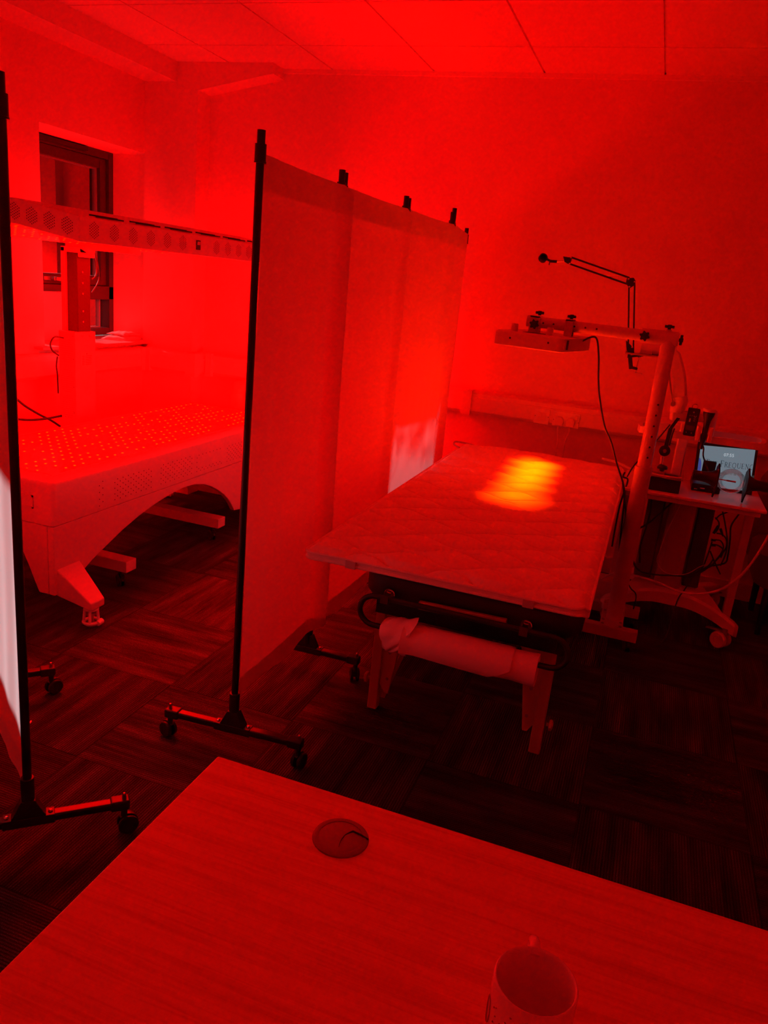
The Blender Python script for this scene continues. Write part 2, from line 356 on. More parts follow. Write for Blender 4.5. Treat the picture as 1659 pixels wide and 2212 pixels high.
# ---------------------------------------------------------------- windows
def frame_x(x, d, y0, y1, z0, z1, t):
    m = MB(); m.box((x, y0, z0), (x + d, y0 + t, z1)); m.box((x, y1 - t, z0), (x + d, y1, z1)); m.box((x, y0 + t, z0), (x + d, y1 - t, z0 + t)); m.box((x, y0 + t, z1 - t), (x + d, y1 - t, z1)); return m
def window_left(n, W, detail):
    y0, y1, z0, z1 = W; z0 = .99
    f = frame_x(-3.55, .075, y0, y1, z0, z1, .045); 
    if not detail:
        fo = struct('window_%d' % n, f, FRAMEW, bevel=.004)
        struct('pane', MB().box((-3.535, y0 + .04, z0 + .04), (-3.53, y1 - .04, z1 - .04)), PANE, fo); return fo
    f.box((-3.55, y0, 1.215), (-3.475, y1, 1.30))
    fo = struct('window_%d' % n, f, FRAMEW, bevel=.004)
    struct('sash', frame_x(-3.54, .05, y0 + .05, y1 - .05, 1.30, z1 - .045, .06), FRAMEW, fo, bevel=.006)
    struct('glazing_bead', frame_x(-3.545, .03, y0 + .10, y1 - .105, 1.35, z1 - .10, .012), GREYP, fo)
    struct('pane', MB().box((-3.535, y0 + .1, 1.345), (-3.53, y1 - .1, z1 - .09)), PANEW, fo)
    struct('lower_pane', MB().box((-3.535, y0 + .04, z0 + .04), (-3.53, y1 - .04, 1.225)), PANEW, fo)
    struct('lower_bead', frame_x(-3.545, .03, y0 + .045, y1 - .085, 1.03, 1.222, .01), GREYP, fo)
    if detail:
        vent = MB().box((-3.475, y0 + .12, z1 - .032), (-3.452, y0 + .69, z1 - .008))
        struct('trickle_vent', vent, BLACKP, fo, bevel=.004)
        hd = MB().box((-3.49, 3.80, 1.322), (-3.47, 3.99, 1.345)); hd.cyl((-3.47, 3.86, 1.333), (-3.44, 3.86, 1.333), .011); hd.bar((-3.44, 3.86, 1.335), (-3.435, 3.985, 1.325), .018, .022)
        struct('window_handle', hd, mat('handle_metal', (.35, .33, .35), .3, .7), fo, bevel=.003)
    return fo
window_left(1, W1, True); window_left(2, W2, False)
struct('window_sill', MB().box((-3.48, 3.487, .972), (XL, 4.430, .985)).box((XL - .001, 3.405, .972), (-3.13, 4.470, .987)), SILL, bevel=.003)

# ---------------------------------------------------------------- outside the window
struct('ground_outside', MB().box((-16, -8, -.4), (WO, 16, -.3)), GROUND)
def tree(label, base, c, rad, n, sz):
    t = thing('garden_tree', label, 'tree', base, 'trees outside the window')
    b = Vector(base); c = Vector(c)
    MB().tube(smooth([b - Vector((0, 0, .05)), b.lerp(c, .5) + Vector((.05, 0, 0)), c]), lambda q: .12 - .07 * q, 10).build('trunk', BARK, t)
    lf = MB()
    for _ in range(n):
        d = Vector((random.gauss(0, 1), random.gauss(0, 1), random.gauss(0, 1))).normalized() * random.uniform(.35, 1) ** .5
        p = c + Vector((d.x * rad[0], d.y * rad[1], d.z * rad[2]))
        a = Vector((random.gauss(0, 1), random.gauss(0, 1), random.gauss(0, 1))).normalized(); e = a.orthogonal().normalized(); s_ = sz * random.uniform(.7, 1.3)
        lf.add([p - a * s_, p - e * s_ * .45, p + a * s_, p + e * s_ * .45], [(0, 1, 2, 3)])
    lf.build('foliage', LEAF, t)
tree('leafy tree filling the view through the window pane', (-7.6, 8.3, -.3), (-7.6, 8.3, 1.7), (1.1, 1.7, 1.4), 2600, .06)
tree('tree crown added to block sun from the upper window, nearer than the other tree', (-6.3, 5.3, -.3), (-5.7, 4.9, 3.15), (.85, 1.7, .85), 2600, .06)  # second tree, added to cut the sun through the upper pane

# ================================================================ folding screens
def caster(root, x, y, ztop, r, wmat, hmat, yaw=0., twin=.012, brake=False, name='caster'):
    """swivel caster: fork part with two wheel discs as sub-parts, standing on the floor"""
    ca, sa = math.cos(yaw), math.sin(yaw); ax = Vector((-sa, ca, 0)); dr = Vector((ca, sa, 0)); c = Vector((x, y, r)) + dr * r * .35
    f = MB(); f.cyl((x, y, r * 1.55), (x, y, ztop), r * .32, n=14)
    secs = []
    for k in range(9):
        t = PI * (.02 + .75 * k / 8); p = c + dr * (-math.cos(t)) * r * .92 * -1 + Vector((0, 0, math.sin(t) * r * 1.02))
        secs.append([p + ax * (i * twin * .55) + (p - c).normalized() * j for i, j in ((-1, -r * .12), (1, -r * .12), (1, r * .12), (-1, r * .12))])
    f.loft(secs); f.cyl(c - ax * twin * .6, c + ax * twin * .6, r * .45, n=14)
    if brake: f.bar(c + Vector((0, 0, r * 1.05)), c + dr * r * 2.0 + Vector((0, 0, r * .75)), twin * 1.3, r * .16)
    fo = f.build(name, hmat, root, bevel=.0012)
    for sgn in (-1, 1):
        a = c + ax * sgn * twin * .6; 
        MB().lathe(a, ax * sgn, [(r * .55, 0), (r * .97, 0), (r, twin * .2), (r, twin * .75), (r * .88, twin * 1.0), (r * .5, twin * .92), (r * .45, twin * .75), (0.0001, twin * .75)], 24).build('wheel', wmat, fo)
    return fo
def screen_foot(root, base, d, L0, L1):
    """floor bar of the screen with joint bracket, end caps, nuts and two casters"""
    b = Vector((base[0], base[1], .092)); d = Vector((d[0], d[1], 0)).normalized(); p = b - d * L0; q = b + d * L1
    fb = MB().bar(p + d * .03, q - d * .03, .030, .022).build('foot_bar', BLACK, root, bevel=.006, seg=3)
    br = MB(); br.bar(b - d * .062, b + d * .062, .034, .026)
    n = Vector((-d.y, d.x, 0))
    br.add([b + d * i + n * j + Vector((0, 0, k)) for (i, j, k) in ((-.042, -.016, .012), (.042, -.016, .012), (.042, .016, .012), (-.042, .016, .012), (-.017, -.015, .062), (.017, -.015, .062), (.017, .015, .062), (-.017, .015, .062))],
           [(0, 3, 2, 1), (4, 5, 6, 7), (0, 1, 5, 4), (1, 2, 6, 5), (2, 3, 7, 6), (3, 0, 4, 7)])
    br.cyl(b + Vector((0, 0, .06)), b + Vector((0, 0, .125)), .0165, n=20)
    br.build('foot_bracket', BLACKP, root, bevel=.002)
    for s_ in (-1, 1): MB().lathe(b + d * .052 * s_ + Vector((0, 0, .013)), (0, 0, 1), [(.006, 0), (.006, .002), (.003, .005), (.0001, .0055)], 12).build('screw', CHROME, root)
    for e, s_ in ((p, -1), (q, 1)):
        cp = MB().bar(e - d * .018 * s_ * 2, e + d * .014 * s_, .036, .030).build('end_cap', BLACKP, root, bevel=.006, seg=3)
        MB().lathe(e + Vector((0, 0, .014)), (0, 0, 1), [(.006, 0), (.006, .006), (.0045, .010), (.0045, .013), (.003, .0165), (.0001, .0175)], 12).build('cap_nut', CHROME, cp)
        caster(root, e.x, e.y, .085, .027, RUBBER, BLACKP, yaw=(.9 if s_ < 0 else -.5) + base[1], twin=.011)
def screen_pole(root, x, y, z0, z1, clips=()):
    m = MB().cyl((x, y, z0), (x, y, z1), .0108, n=18); m.build('pole', BLACK, root)
    for zc in clips:
        MB().lathe((x, y, zc), (0, 0, 1), [(.0107, -.034), (.0160, -.034), (.0160, -.030), (.0150, -.029), (.0150, .012), (.0107, .012)], 18).build('pole_sleeve', BLACKP, root)
def screen_panel(root, p, q, z0, z1, side, bulge=.012, droop0=.0, droop1=.05, sag=.006, fold=.03, o0=0., o1=0.):
    p = Vector((p[0], p[1], 0)); q = Vector((q[0], q[1], 0)); d = q - p; n = Vector((d.y, -d.x, 0)).normalized() * side; NU, NV = 44, 36; vs = []
    for j in range(NV + 1):
        v = j / NV
        for i in range(NU + 1):
            u = i / NU
            zt = z1 - sag * math.sin(PI * u) - droop1 * max(0, (u - .87) / .13) - droop0 * max(0, (.07 - u) / .07) ** 1.5
            zb = z0 + .010 * math.sin(9 * u + p.y * 3) + .085 * max(0, (u - .84) / .16) ** 1.5 + (.05 * max(0, (.10 - u) / .10) if o0 > .01 else 0)
            z = zb + (zt - zb) * v
            off = o0 + (o1 - o0) * u + bulge * math.sin(PI * u) + .0025 * math.sin(u * 41 + z * 2.2) * (1 - .7 * math.sin(PI * u)) + .002 * math.sin(z * 5 + u * 6)
            off += fold * (math.exp(-((u - .92) / .045) ** 2) - .35 * math.exp(-((u - .985) / .02) ** 2)) * (1 - .35 * v)
            pt = p + d * u + n * off; vs.append((pt.x, pt.y, z))
    W_ = NU + 1
    fs = [(j * W_ + i, j * W_ + i + 1, (j + 1) * W_ + i + 1, (j + 1) * W_ + i) for j in range(NV) for i in range(NU)]
    return MB().add(vs, fs).build('fabric_panel', FABRIC, root, angle=80)
ms = thing('folding_screen', 'tall white fabric folding screen on black wheeled poles between the two beds', 'folding screen', (-1.063, 1.939, 0))
P = [(-1.063, 1.939), (-1.090, 2.560), (-1.070, 3.190), (-1.030, 3.770), (-1.095, 4.315)]
tops = [1.848, 1.845, 1.845, 1.850, 1.825]
for i in range(5):
    if i in (0, 4): screen_pole(ms, *P[i], .12 if i == 0 else .14, tops[i], (tops[i] - .045, .165))
    else:
        dv = (Vector(P[i + 1]) - Vector(P[i - 1])).normalized() * .0130
        screen_pole(ms, P[i][0] - dv.x, P[i][1] - dv.y, .12 if i == 1 else .16, tops[i], (tops[i] - .05,))
        screen_pole(ms, P[i][0] + dv.x, P[i][1] + dv.y, .16, tops[i] + (.02 if i == 3 else -.005), (tops[i] - .065,))
        for zh in (tops[i] - .055, .95, .28): MB().box((P[i][0] - .012, P[i][1] - .02, zh - .012), (P[i][0] + .012, P[i][1] + .02, zh + .012)).build('hinge_clip', BLACKP, ms, bevel=.003)
for i in range(4):
    dv = (Vector(P[i + 1]) - Vector(P[i])).normalized()
    a = Vector(P[i]) + dv * (.018 if i == 0 else .003); b = Vector(P[i + 1]) - dv * (-.002 if i < 3 else .012)
    for q_, e_ in ((a, -1), (b, 1)): MB().tube([(q_.x, q_.y, 1.795), (q_.x + dv.x * .008 * e_, q_.y + dv.y * .008 * e_, 1.80), (q_.x + dv.x * .012 * e_, q_.y + dv.y * .012 * e_, 1.79)], .0015, 6).build('hook', CHROME, ms)
    screen_panel(ms, (a.x, a.y), (b.x, b.y), .195, 1.795, 1, droop1=.085 if i < 3 else .05, fold=(.060, .036, .030, .010)[i], o0=.002 if i == 0 else .0175, o1=.0215 if i < 3 else .006)
screen_foot(ms, P[0], (.45, .035), .225, .225)
screen_foot(ms, P[1], (1, .03), .205, .205)
screen_foot(ms, P[4], (1, 0), .20, .20)

ls = thing('folding_screen', 'white fabric folding screen cut off by the left picture edge, pale in daylight', 'folding screen', (-1.307, 1.326, 0))
Q = [(-1.307, 1.326), (-1.950, 1.785), (-2.42, 2.09)]
for i, q in enumerate(Q):
    if i == 1:
        screen_pole(ls, q[0] + .010, q[1] - .008, .12, 1.82, (1.775,)); screen_pole(ls, q[0] - .012, q[1] + .008, .16, 1.82, (1.765,))
    else: screen_pole(ls, *q, .12, 1.825, (1.775, .165))
for i in range(2):
    dv = (Vector(Q[i + 1]) - Vector(Q[i])).normalized(); a = Vector(Q[i]) + dv * .018; b = Vector(Q[i + 1]) - dv * .016
    screen_panel(ls, (a.x, a.y), (b.x, b.y), .19, 1.775, -1, bulge=.02, droop1=.04, fold=.015)
screen_foot(ls, Q[0], (.178, .166), .22, .235)
screen_foot(ls, Q[1], (.16, .17), .21, .225)

# ================================================================ light therapy bed
bd = thing('light_therapy_bed', 'white light therapy bed with glowing red top behind the folding screen', 'light bed', (-2.47, 3.34, 0))
BX0, BX1, BY0, BY1, BZ, BS = -2.815, -2.130, 2.345, 4.335, .640, .448
def rrect(x0, x1_, y0, y1, r, n=6):
    o = []
    for cx, cy, a0 in ((x1_ - r, y1 - r, 0), (x0 + r, y1 - r, PI / 2), (x0 + r, y0 + r, PI), (x1_ - r, y0 + r, 3 * PI / 2)):
        o += [(cx + r * math.cos(a0 + PI / 2 * k / n), cy + r * math.sin(a0 + PI / 2 * k / n)) for k in range(n + 1)]
    return o
def ringz(z, ins, r=.02): return [Vector((x, y, z)) for x, y in rrect(BX0 + ins, BX1 - ins, BY0 + ins, BY1 - ins, r)]
MB().loft([ringz(BS, .004), ringz(BS, 0), ringz(BZ - .028, 0), ringz(BZ - .016, .004), ringz(BZ - .006, .012), ringz(BZ, .026)], cap=True).build('bed_shell', WHITEM, bd, angle=50)
MB().box((BX0 + .045, BY0 + .05, BZ - .004), (BX1 - .045, BY1 - .05, BZ + .004)).build('led_surface', LEDTOP, bd, bevel=.003)
# arched skirt: four walls with leg-shaped ends
def skirt_side(x, pts, y0, y1, dx):
    poly = [(y0, BS - .004), (y0, .147), (y0 + .11, .147)] + pts + [(y1 - .45, .147), (y1, .147), (y1, BS - .004)]
    return MB().prism(poly, (x, 0, 0), (0, 1, 0), (0, 0, 1), (dx, 0, 0))
arch = [(2.50, .195), (2.58, .236), (2.67, .272), (2.78, .315), (2.90, .352), (3.02, .380), (3.14, .400), (3.255, .410), (3.36, .406), (3.45, .388), (3.53, .358), (3.60, .322), (3.66, .285), (3.71, .245), (3.75, .205), (3.785, .160)]
sk = skirt_side(BX1 - .004, arch, BY0 + .004, BY1 - .004, -.03)
sk.prism([(2 * 0 + BY0 + .004, BS - .004), (BY0 + .004, .147), (BY0 + .11, .147)] + arch + [(BY1 - .45, .147), (BY1 - .004, .147), (BY1 - .004, BS - .004)], (BX0 + .004, 0, 0), (0, 1, 0), (0, 0, 1), (.03, 0, 0))
fx = [(-2.1645, .147), (-2.215, .147), (-2.235, .19), (-2.262, .25), (-2.292, .31), (-2.328, .352), (-2.38, .385), (-2.47, .398), (-2.56, .385), (-2.612, .352), (-2.648, .31), (-2.678, .25), (-2.705, .19), (-2.73, .147), (-2.7805, .147), (-2.7805, BS - .004), (-2.1645, BS - .004)]
for y_ in (BY0 + .004, BY1 - .034): sk.prism(fx, (0, y_, 0), (1, 0, 0), (0, 0, 1), (0, .03, 0))
sk.build('skirt', WHITEM, bd, bevel=.005, seg=2)
# handle recess on the end
hr = MB(); hx0, hx1, hz0, hz1 = -2.50, -2.224, .508, .562
hr.box((hx0, BY0 - .004, hz0), (hx1, BY0, hz0 + .007)); hr.box((hx0, BY0 - .004, hz1 - .007), (hx1, BY0, hz1)); hr.box((hx0, BY0 - .004, hz0), (hx0 + .007, BY0, hz1)); hr.box((hx1 - .007, BY0 - .004, hz0), (hx1, BY0, hz1))
hr.add([(hx0 + .007, BY0 - .001, hz0 + .007), (hx1 - .007, BY0 - .001, hz0 + .007), (hx1 - .007, BY0 - .001, hz1 - .007), (hx0 + .007, BY0 - .001, hz1 - .007)], [(0, 1, 2, 3)])
hr.build('handle_recess', WHITEM, bd)
# perforated vents on the side: staggered lattices of holes
ho_ = MB()
def holes_yz(x, y0, y1, z0, z1, st, hollow=False, nrm=(1, 0, 0)):
    k = 0; y = y0
    while y <= y1 + 1e-6:
        z = z0 + (st * .5 if k % 2 else 0)
        while z <= z1 + 1e-6:
            edge = z < z0 + st * .7 or z > z1 - st * .7 or y < y0 + st * .3 or y > y1 - st * .3
            if not hollow or edge: ho_.disc((x, y, z), nrm, .0028)
            z += st
        y += st * .72; k += 1
XS = BX1 + .0008
holes_yz(XS, 2.62, 2.66, .47, .575, .03); holes_yz(XS, 2.72, 3.00, .475, .57, .026); holes_yz(XS, 3.06, 3.33, .475, .57, .026)
holes_yz(XS, 3.37, 3.62, .475, .57, .024, True); holes_yz(XS, 3.67, 4.05, .475, .57, .024)
ho_.build('vent_holes', DOTS, bd)
# splayed feet with ring levellers
for (yy, s_) in ((2.345, 1), (4.335, -1)):
    for xx, sx in ((BX1, 1), (BX0, -1)):
        ft = MB(); y0_, y1_ = yy + .015 * s_, yy + .155 * s_
        ya, yb = yy + .065 * s_, yy + .150 * s_
        xa, xb = xx - .02 * sx, xx + .125 * sx
        ft.add([(xa, y0_, .147), (xa, y1_, .147), (xa, y1_, .275), (xa, y0_, .275), (xb, ya, .085), (xb, yb, .085), (xb, yb, .118), (xb, ya, .118)],
               [(0, 1, 2, 3), (4, 7, 6, 5), (0, 4, 5, 1), (1, 5, 6, 2), (2, 6, 7, 3), (3, 7, 4, 0)])
        fo = ft.build('foot', WHITEM, bd, bevel=.006, seg=2)
        cx, cy = xb - .035 * sx, (ya + yb) / 2
        lv = MB().cyl((cx, cy, .0), (cx, cy, .012), .022, n=20).cyl((cx, cy, .012), (cx, cy, .09), .010, n=12); lv.lathe((cx, cy, .045), (0, 0, 1), [(.012, 0), (.020, .004), (.020, .016), (.012, .02)], 20)
        lv.build('leveller', GREYP, fo)
        rg = MB(); rg.tube([(cx + .031 * math.cos(t), cy + .031 * math.sin(t), .018) for t in [2 * PI * k / 24 for k in range(24)]], .0075, 8, True)
        for t in (.3, 2.2, 3.6, 5.2): rg.cyl((cx + .031 * math.cos(t), cy + .031 * math.sin(t), .018), (cx + .026 * math.cos(t), cy + .026 * math.sin(t), .08), .006, n=8)
        rg.tube([(cx + .026 * math.cos(t), cy + .026 * math.sin(t), .078) for t in [2 * PI * k / 24 for k in range(24)]], .006, 8, True)
        rg.cyl((cx + .036, cy - .006, .018), (cx + .036, cy + .022, .022), .012, n=12)
        rg.build('locking_ring', WHITE, fo)

# ================================================================ light canopy on its column stand
cs = thing('light_canopy_stand', 'white arched light canopy with hexagon vents held over the red bed on a column', 'light canopy', (-2.96, 3.48, 0))
CY0, CY1 = 2.485, 4.20
sec_o = [(-2.100, 1.537), (-2.100, 1.630), (-2.40, 1.675), (-2.62, 1.675), (-2.93, 1.630), (-2.93, 1.538), (-2.62, 1.580), (-2.40, 1.580)]
MB().prism(sec_o, (0, CY0, 0), (1, 0, 0), (0, 0, 1), (0, CY1 - CY0, 0)).build('canopy_shell', WHITEM, cs, bevel=.005)
for (a, b) in (((-2.118, 1.5385), (-2.395, 1.5785)), ((-2.41, 1.5785), (-2.61, 1.5785)), ((-2.625, 1.5770), (-2.912, 1.5390))):
    MB().add([(a[0], CY0 + .03, a[1] - .001), (b[0], CY0 + .03, b[1] - .001), (b[0], CY1 - .03, b[1] - .001), (a[0], CY1 - .03, a[1] - .001)], [(0, 1, 2, 3)]).build('led_panel', LEDCAN, cs)
hx = MB()
def hexvent(c, e1, e2, nrm, st, n_=3):
    c = Vector(c); e1 = Vector(e1); e2 = Vector(e2)
    for i in range(-n_, n_ + 1):
        cnt = 2 * n_ + 1 - abs(i)
        for j in range(cnt):
            hx.disc(c + e1 * (i * st * .80) + e2 * ((j - (cnt - 1) / 2) * st), nrm, .0024)
for k in range(6): hexvent((-2.0992, 2.565 + k * .118, 1.585), (0, 1, 0), (0, 0, 1), (1, 0, 0), .0098)
for k in range(4): hexvent((-2.0992, 3.44 + k * .105, 1.585), (0, 1, 0), (0, 0, 1), (1, 0, 0), .0098)
e1 = Vector((-.30, 0, .043)).normalized()
for k in range(4): hexvent(Vector((-2.155, CY0 - .0008, 1.592)) + e1 * k * .083, e1, (0, 0, 1), (0, -1, 0), .0098)
for k in range(3): hexvent(Vector((-2.45 - .08 * k, CY0 - .0008, 1.628)), (1, 0, 0), (0, 0, 1), (0, -1, 0), .0098)
hx.build('vent_holes', DOTS, cs)
sw = MB().box((-2.1005, 3.262, 1.563), (-2.096, 3.296, 1.606)).build('rocker_switch', BLACKP, cs, bevel=.002)
MB().add([(-2.0975, 3.267, 1.570), (-2.0975, 3.291, 1.570), (-2.0945, 3.291, 1.600), (-2.0945, 3.267, 1.600)], [(0, 1, 2, 3)]).build('rocker', mat('rocker_red', (.5, .25, .28), .3), sw)
pl = MB().box((-2.1003, 3.79, 1.555), (-2.0992, 3.83, 1.618)).build('rating_label', mat('label_pink', (.45, .42, .43), .5), cs)
dd = MB()
for k in range(4): dd.disc((-2.0985, 3.81, 1.604 - k * .012), (1, 0, 0), .003, 8)
dd.box((-2.0990, 3.797, 1.557), (-2.0985, 3.823, 1.563)); dd.build('label_print', INK, pl)
for k in range(6):
    sv = MB()
    for j in range(2):
        y_ = 2.60 + k * .245; a = -2.118 - j * .03; z_ = 1.633 + (-2.1 - a) * .15
        sv.box((a - .004, y_, z_ - .001), (a + .004, y_ + .16, z_ + .004))
    sv.build('top_slot', DOTS, cs)
# column housing
cx0, cx1, cy0, cy1 = -3.020, -2.912, 3.400, 3.560
MB().box((cx0, cy0, .09), (cx1, cy1, 1.092)).build('column_housing', WHITEM, cs, bevel=.003)
vh = MB()
for zc in (.99, .86 - .03, .69):
    for i in range(-4, 5):
        for j in range(-5, 6):
            if (i / 4.6) ** 2 + (j / 5.6) ** 2 < 1: vh.disc((-2.966 + i * .0095, cy0 - .0006, zc + j * .0115), (0, -1, 0), .0020)
for z_ in (1.07, .95, .80, .66): vh.disc((-2.925, cy0 - .0006, z_), (0, -1, 0), .003, 8)
vh.build('vent_holes', DOTS, cs)
bt = MB()
for y_ in (3.455, 3.515): bt.lathe((cx1, y_, 1.072), (1, 0, 0), [(.007, 0), (.006, .003), (.0001, .0045)], 10)
bt.build('bolt', GREYP, cs)
rp = MB().box((cx1 - .001, 3.44, .895), (cx1 + .0008, 3.535, .985)).build('rating_plate', mat('plate_grey', (.42, .42, .43), .5), cs)
rl = MB()
for k in range(6): rl.box((cx1 + .0006, 3.452, .963 - k * .009), (cx1 + .0012, 3.470, .9655 - k * .009)); rl.box((cx1 + .0006, 3.478, .963 - k * .009), (cx1 + .0012, 3.478 + (.045 if k % 2 else .05), .9655 - k * .009))
rl.disc((cx1 + .0012, 3.488, .976), (1, 0, 0), .004, 10); rl.build('plate_print', INK, rp)
MB().box((-2.990, 3.437, 1.08), (-2.922, 3.535, 1.50)).build('inner_column', BLACKP, cs, bevel=.004)
ib = MB()
for z_ in (1.40, 1.345, 1.29, 1.20, 1.145): ib.lathe((-2.922, 3.475, z_), (1, 0, 0), [(.005, 0), (.005, .002), (.0001, .003)], 10)
ib.build('bolt', CHROME, cs)
bk = MB().prism([(3.425, 1.09), (3.425, 1.52), (3.56, 1.52), (3.56, 1.09)], (-3.018, 0, 0), (0, 1, 0), (0, 0, 1), (.026, 0, 0))
bk.box((-3.018, 3.425, 1.495), (-2.90, 3.545, 1.522)); bk.box((-2.912, 3.43, 1.475), (-2.900, 3.545, 1.522))
bk.box((-3.0, 3.44, 1.515), (-2.60, 3.53, 1.545)); bk.box((-2.68, 3.44, 1.54), (-2.60, 3.53, 1.582))
bk.build('head_bracket', WHITEM, cs, bevel=.003)
for pts in ([(-2.900, 3.536, 1.528), (-2.920, 3.593, 1.448), (-2.930, 3.611, 1.364), (-2.930, 3.555, 1.297)], [(-2.910, 3.530, 1.523), (-2.930, 3.590, 1.447), (-2.930, 3.586, 1.387), (-2.930, 3.556, 1.367)]):
    MB().tube(smooth(pts), .0026).build('cable', mat('copper_cable', (.03, .015, .015), .45), cs)
for yb in (2.865, 3.675):
    MB().bar((-3.03, yb, .1125), (-2.150, yb, .1125), .075, .055).build('base_bar', WHITEM, cs, bevel=.003)
    caster(cs, -2.215, yb, .09, .030, RUBBER, BLACKP, yaw=-.6, twin=.010, brake=True); caster(cs, -2.98, yb, .09, .030, RUBBER, BLACKP, yaw=2.2, twin=.010)
MB().bar((-2.99, 2.83, .1125), (-2.99, 3.71, .1125), .09, .055).build('cross_beam', WHITEM, cs, bevel=.003)

# cables by the column and on the bed's far side
cable('power_cable', [(-2.985, 3.398, 1.055), (-3.000, 3.349, 1.060), (-3.020, 3.340, 1.024), (-3.020, 3.352, 0.987), (-3.010, 3.388, 0.960)], .0045, BLACKP, 'short black cable looping out of the top of the white column')
cable('power_cable', [(-3.030, 3.470, 1.199), (-3.040, 3.463, 1.169), (-3.040, 3.462, 1.132), (-3.030, 3.463, 1.092), (-3.0, 3.43, 1.085)], .004, BLACKP, 'thin black cable dropping behind the black inner column')
cable('power_cable', [(-3.050, 3.050, 0.819), (-3.050, 3.090, 0.780), (-3.050, 3.173, 0.711), (-3.050, 3.281, 0.647), (-3.050, 3.369, 0.602), (-3.050, 3.503, 0.516)], .0065, BLACKP, 'black cable slanting down behind the light bed from upper left')
cable('power_cable', [(-3.040, 3.016, 0.662), (-3.040, 3.073, 0.655), (-3.040, 3.185, 0.633), (-3.030, 3.292, 0.626), (-3.012, 3.405, .632)], .0065, BLACKP, 'black cable running level into the base of the white column')
cable('power_cable', [(-3.030, 3.400, 0.952), (-3.040, 3.402, 0.901), (-3.040, 3.408, 0.851), (-3.040, 3.411, 0.750)], .004, BLACKP, 'black cable hanging straight down along the white column side')

# things on the window sill
bx = thing('upright_carton', 'white carton standing on the window sill behind the column', 'box', (-3.39, 3.80, .985))
MB().box((-3.43, 3.58, .985), (-3.375, 3.955, 1.262)).build('carton_body', WHITE, bx, bevel=.003)
text('DEDAL', .024, (-3.3742, 3.842, 1.196), (0, 1, 0), (0, 0, 1), INK, 'lettering', bx)
def packet(name, c, sx, sy, h, m, label, yaw):
    mb = MB(); n_ = 14; ca, sa = math.cos(yaw), math.sin(yaw); top = []; bot = []
    for j in range(n_ + 1):
        for i in range(n_ + 1):
            u, v = i / n_ * 2 - 1, j / n_ * 2 - 1; e = max(0, (1 - abs(u) ** 3)) * max(0, (1 - abs(v) ** 3))
            z = h * (.12 + .88 * e ** .6) + .002 * math.sin(u * 9 + v * 7) * e
            X, Y = u * sx / 2, v * sy / 2
            top.append((c[0] + X * ca - Y * sa, c[1] + X * sa + Y * ca, c[2] + max(.001, z))); bot.append((c[0] + X * ca - Y * sa, c[1] + X * sa + Y * ca, c[2]))
    W_ = n_ + 1; fs = [(j * W_ + i, j * W_ + i + 1, (j + 1) * W_ + i + 1, (j + 1) * W_ + i) for j in range(n_) for i in range(n_)]
    N0 = W_ * W_; fb = [tuple(N0 + k for k in f[::-1]) for f in fs]
    rim = [j for j in range(W_)] + [j * W_ + n_ for j in range(1, W_)] + [n_ * W_ + i for i in range(n_ - 1, -1, -1)] + [j * W_ for j in range(n_ - 1, 0, -1)]
    mb.add(top + bot, fs + fb + [(rim[k], rim[(k + 1) % len(rim)], N0 + rim[(k + 1) % len(rim)], N0 + rim[k]) for k in range(len(rim))])
    return tag(mb.build(name, m, angle=60), label, 'packet', 'packets on the window sill')
packet('sealed_packet', (-3.285, 4.275, .986), .17, .25, .030, PLASTIC_BAG, 'larger clear plastic packet lying flat on the window sill', .25)
packet('sealed_packet', (-3.285, 4.285, 1.016), .13, .18, .018, mat('bag_pink', (.66, .60, .62), .2), 'smaller plastic packet on top of the larger sill packet', .1)

# upholstered leather seat behind the bed end: only its tufted shoulder shows
ch = thing('tufted_backrest', 'tan leather tufted backrest showing its round shoulder behind the light bed', 'chair', (-2.33, 4.41, 0))
cu = MB(); NU, NV = 48, 40; vsb = []
for j in range(NV + 1):
    for i in range(NU + 1):
        u, v = i / NU * 2 - 1, j / NV * 2 - 1
        a = abs(u) ** 4 + abs(v) ** 4; k = (1 / max(a, 1e-6)) ** .25 if a > 1 else 1
        X = -2.33 + .225 * u * k; Z = .66 + .165 * v * k; dpt = .085 * max(0, 1 - (abs(u * k) ** 5 + abs(v * k) ** 5)) ** .5
        for bxp, bz in ((-2.425, .725), (-2.24, .725), (-2.33, .62)):
            r_ = math.hypot(X - bxp, Z - bz); th = math.atan2(Z - bz, X - bxp)
            dpt -= .065 * math.exp(-(r_ / .028) ** 2) + .010 * math.exp(-(r_ / .07) ** 2) * (.5 + .5 * math.sin(th * 9))
        vsb.append((X, 4.440 - dpt, Z))
W_ = NU + 1
cu.add(vsb, [(j * W_ + i, j * W_ + i + 1, (j + 1) * W_ + i + 1, (j + 1) * W_ + i) for j in range(NV) for i in range(NU)])
cu.build('cushion', LEATHER, ch, angle=70)
MB().box((-2.52, 4.405, .0), (-2.14, 4.428, .80)).build('back_board', LEATHER, ch, bevel=.01)

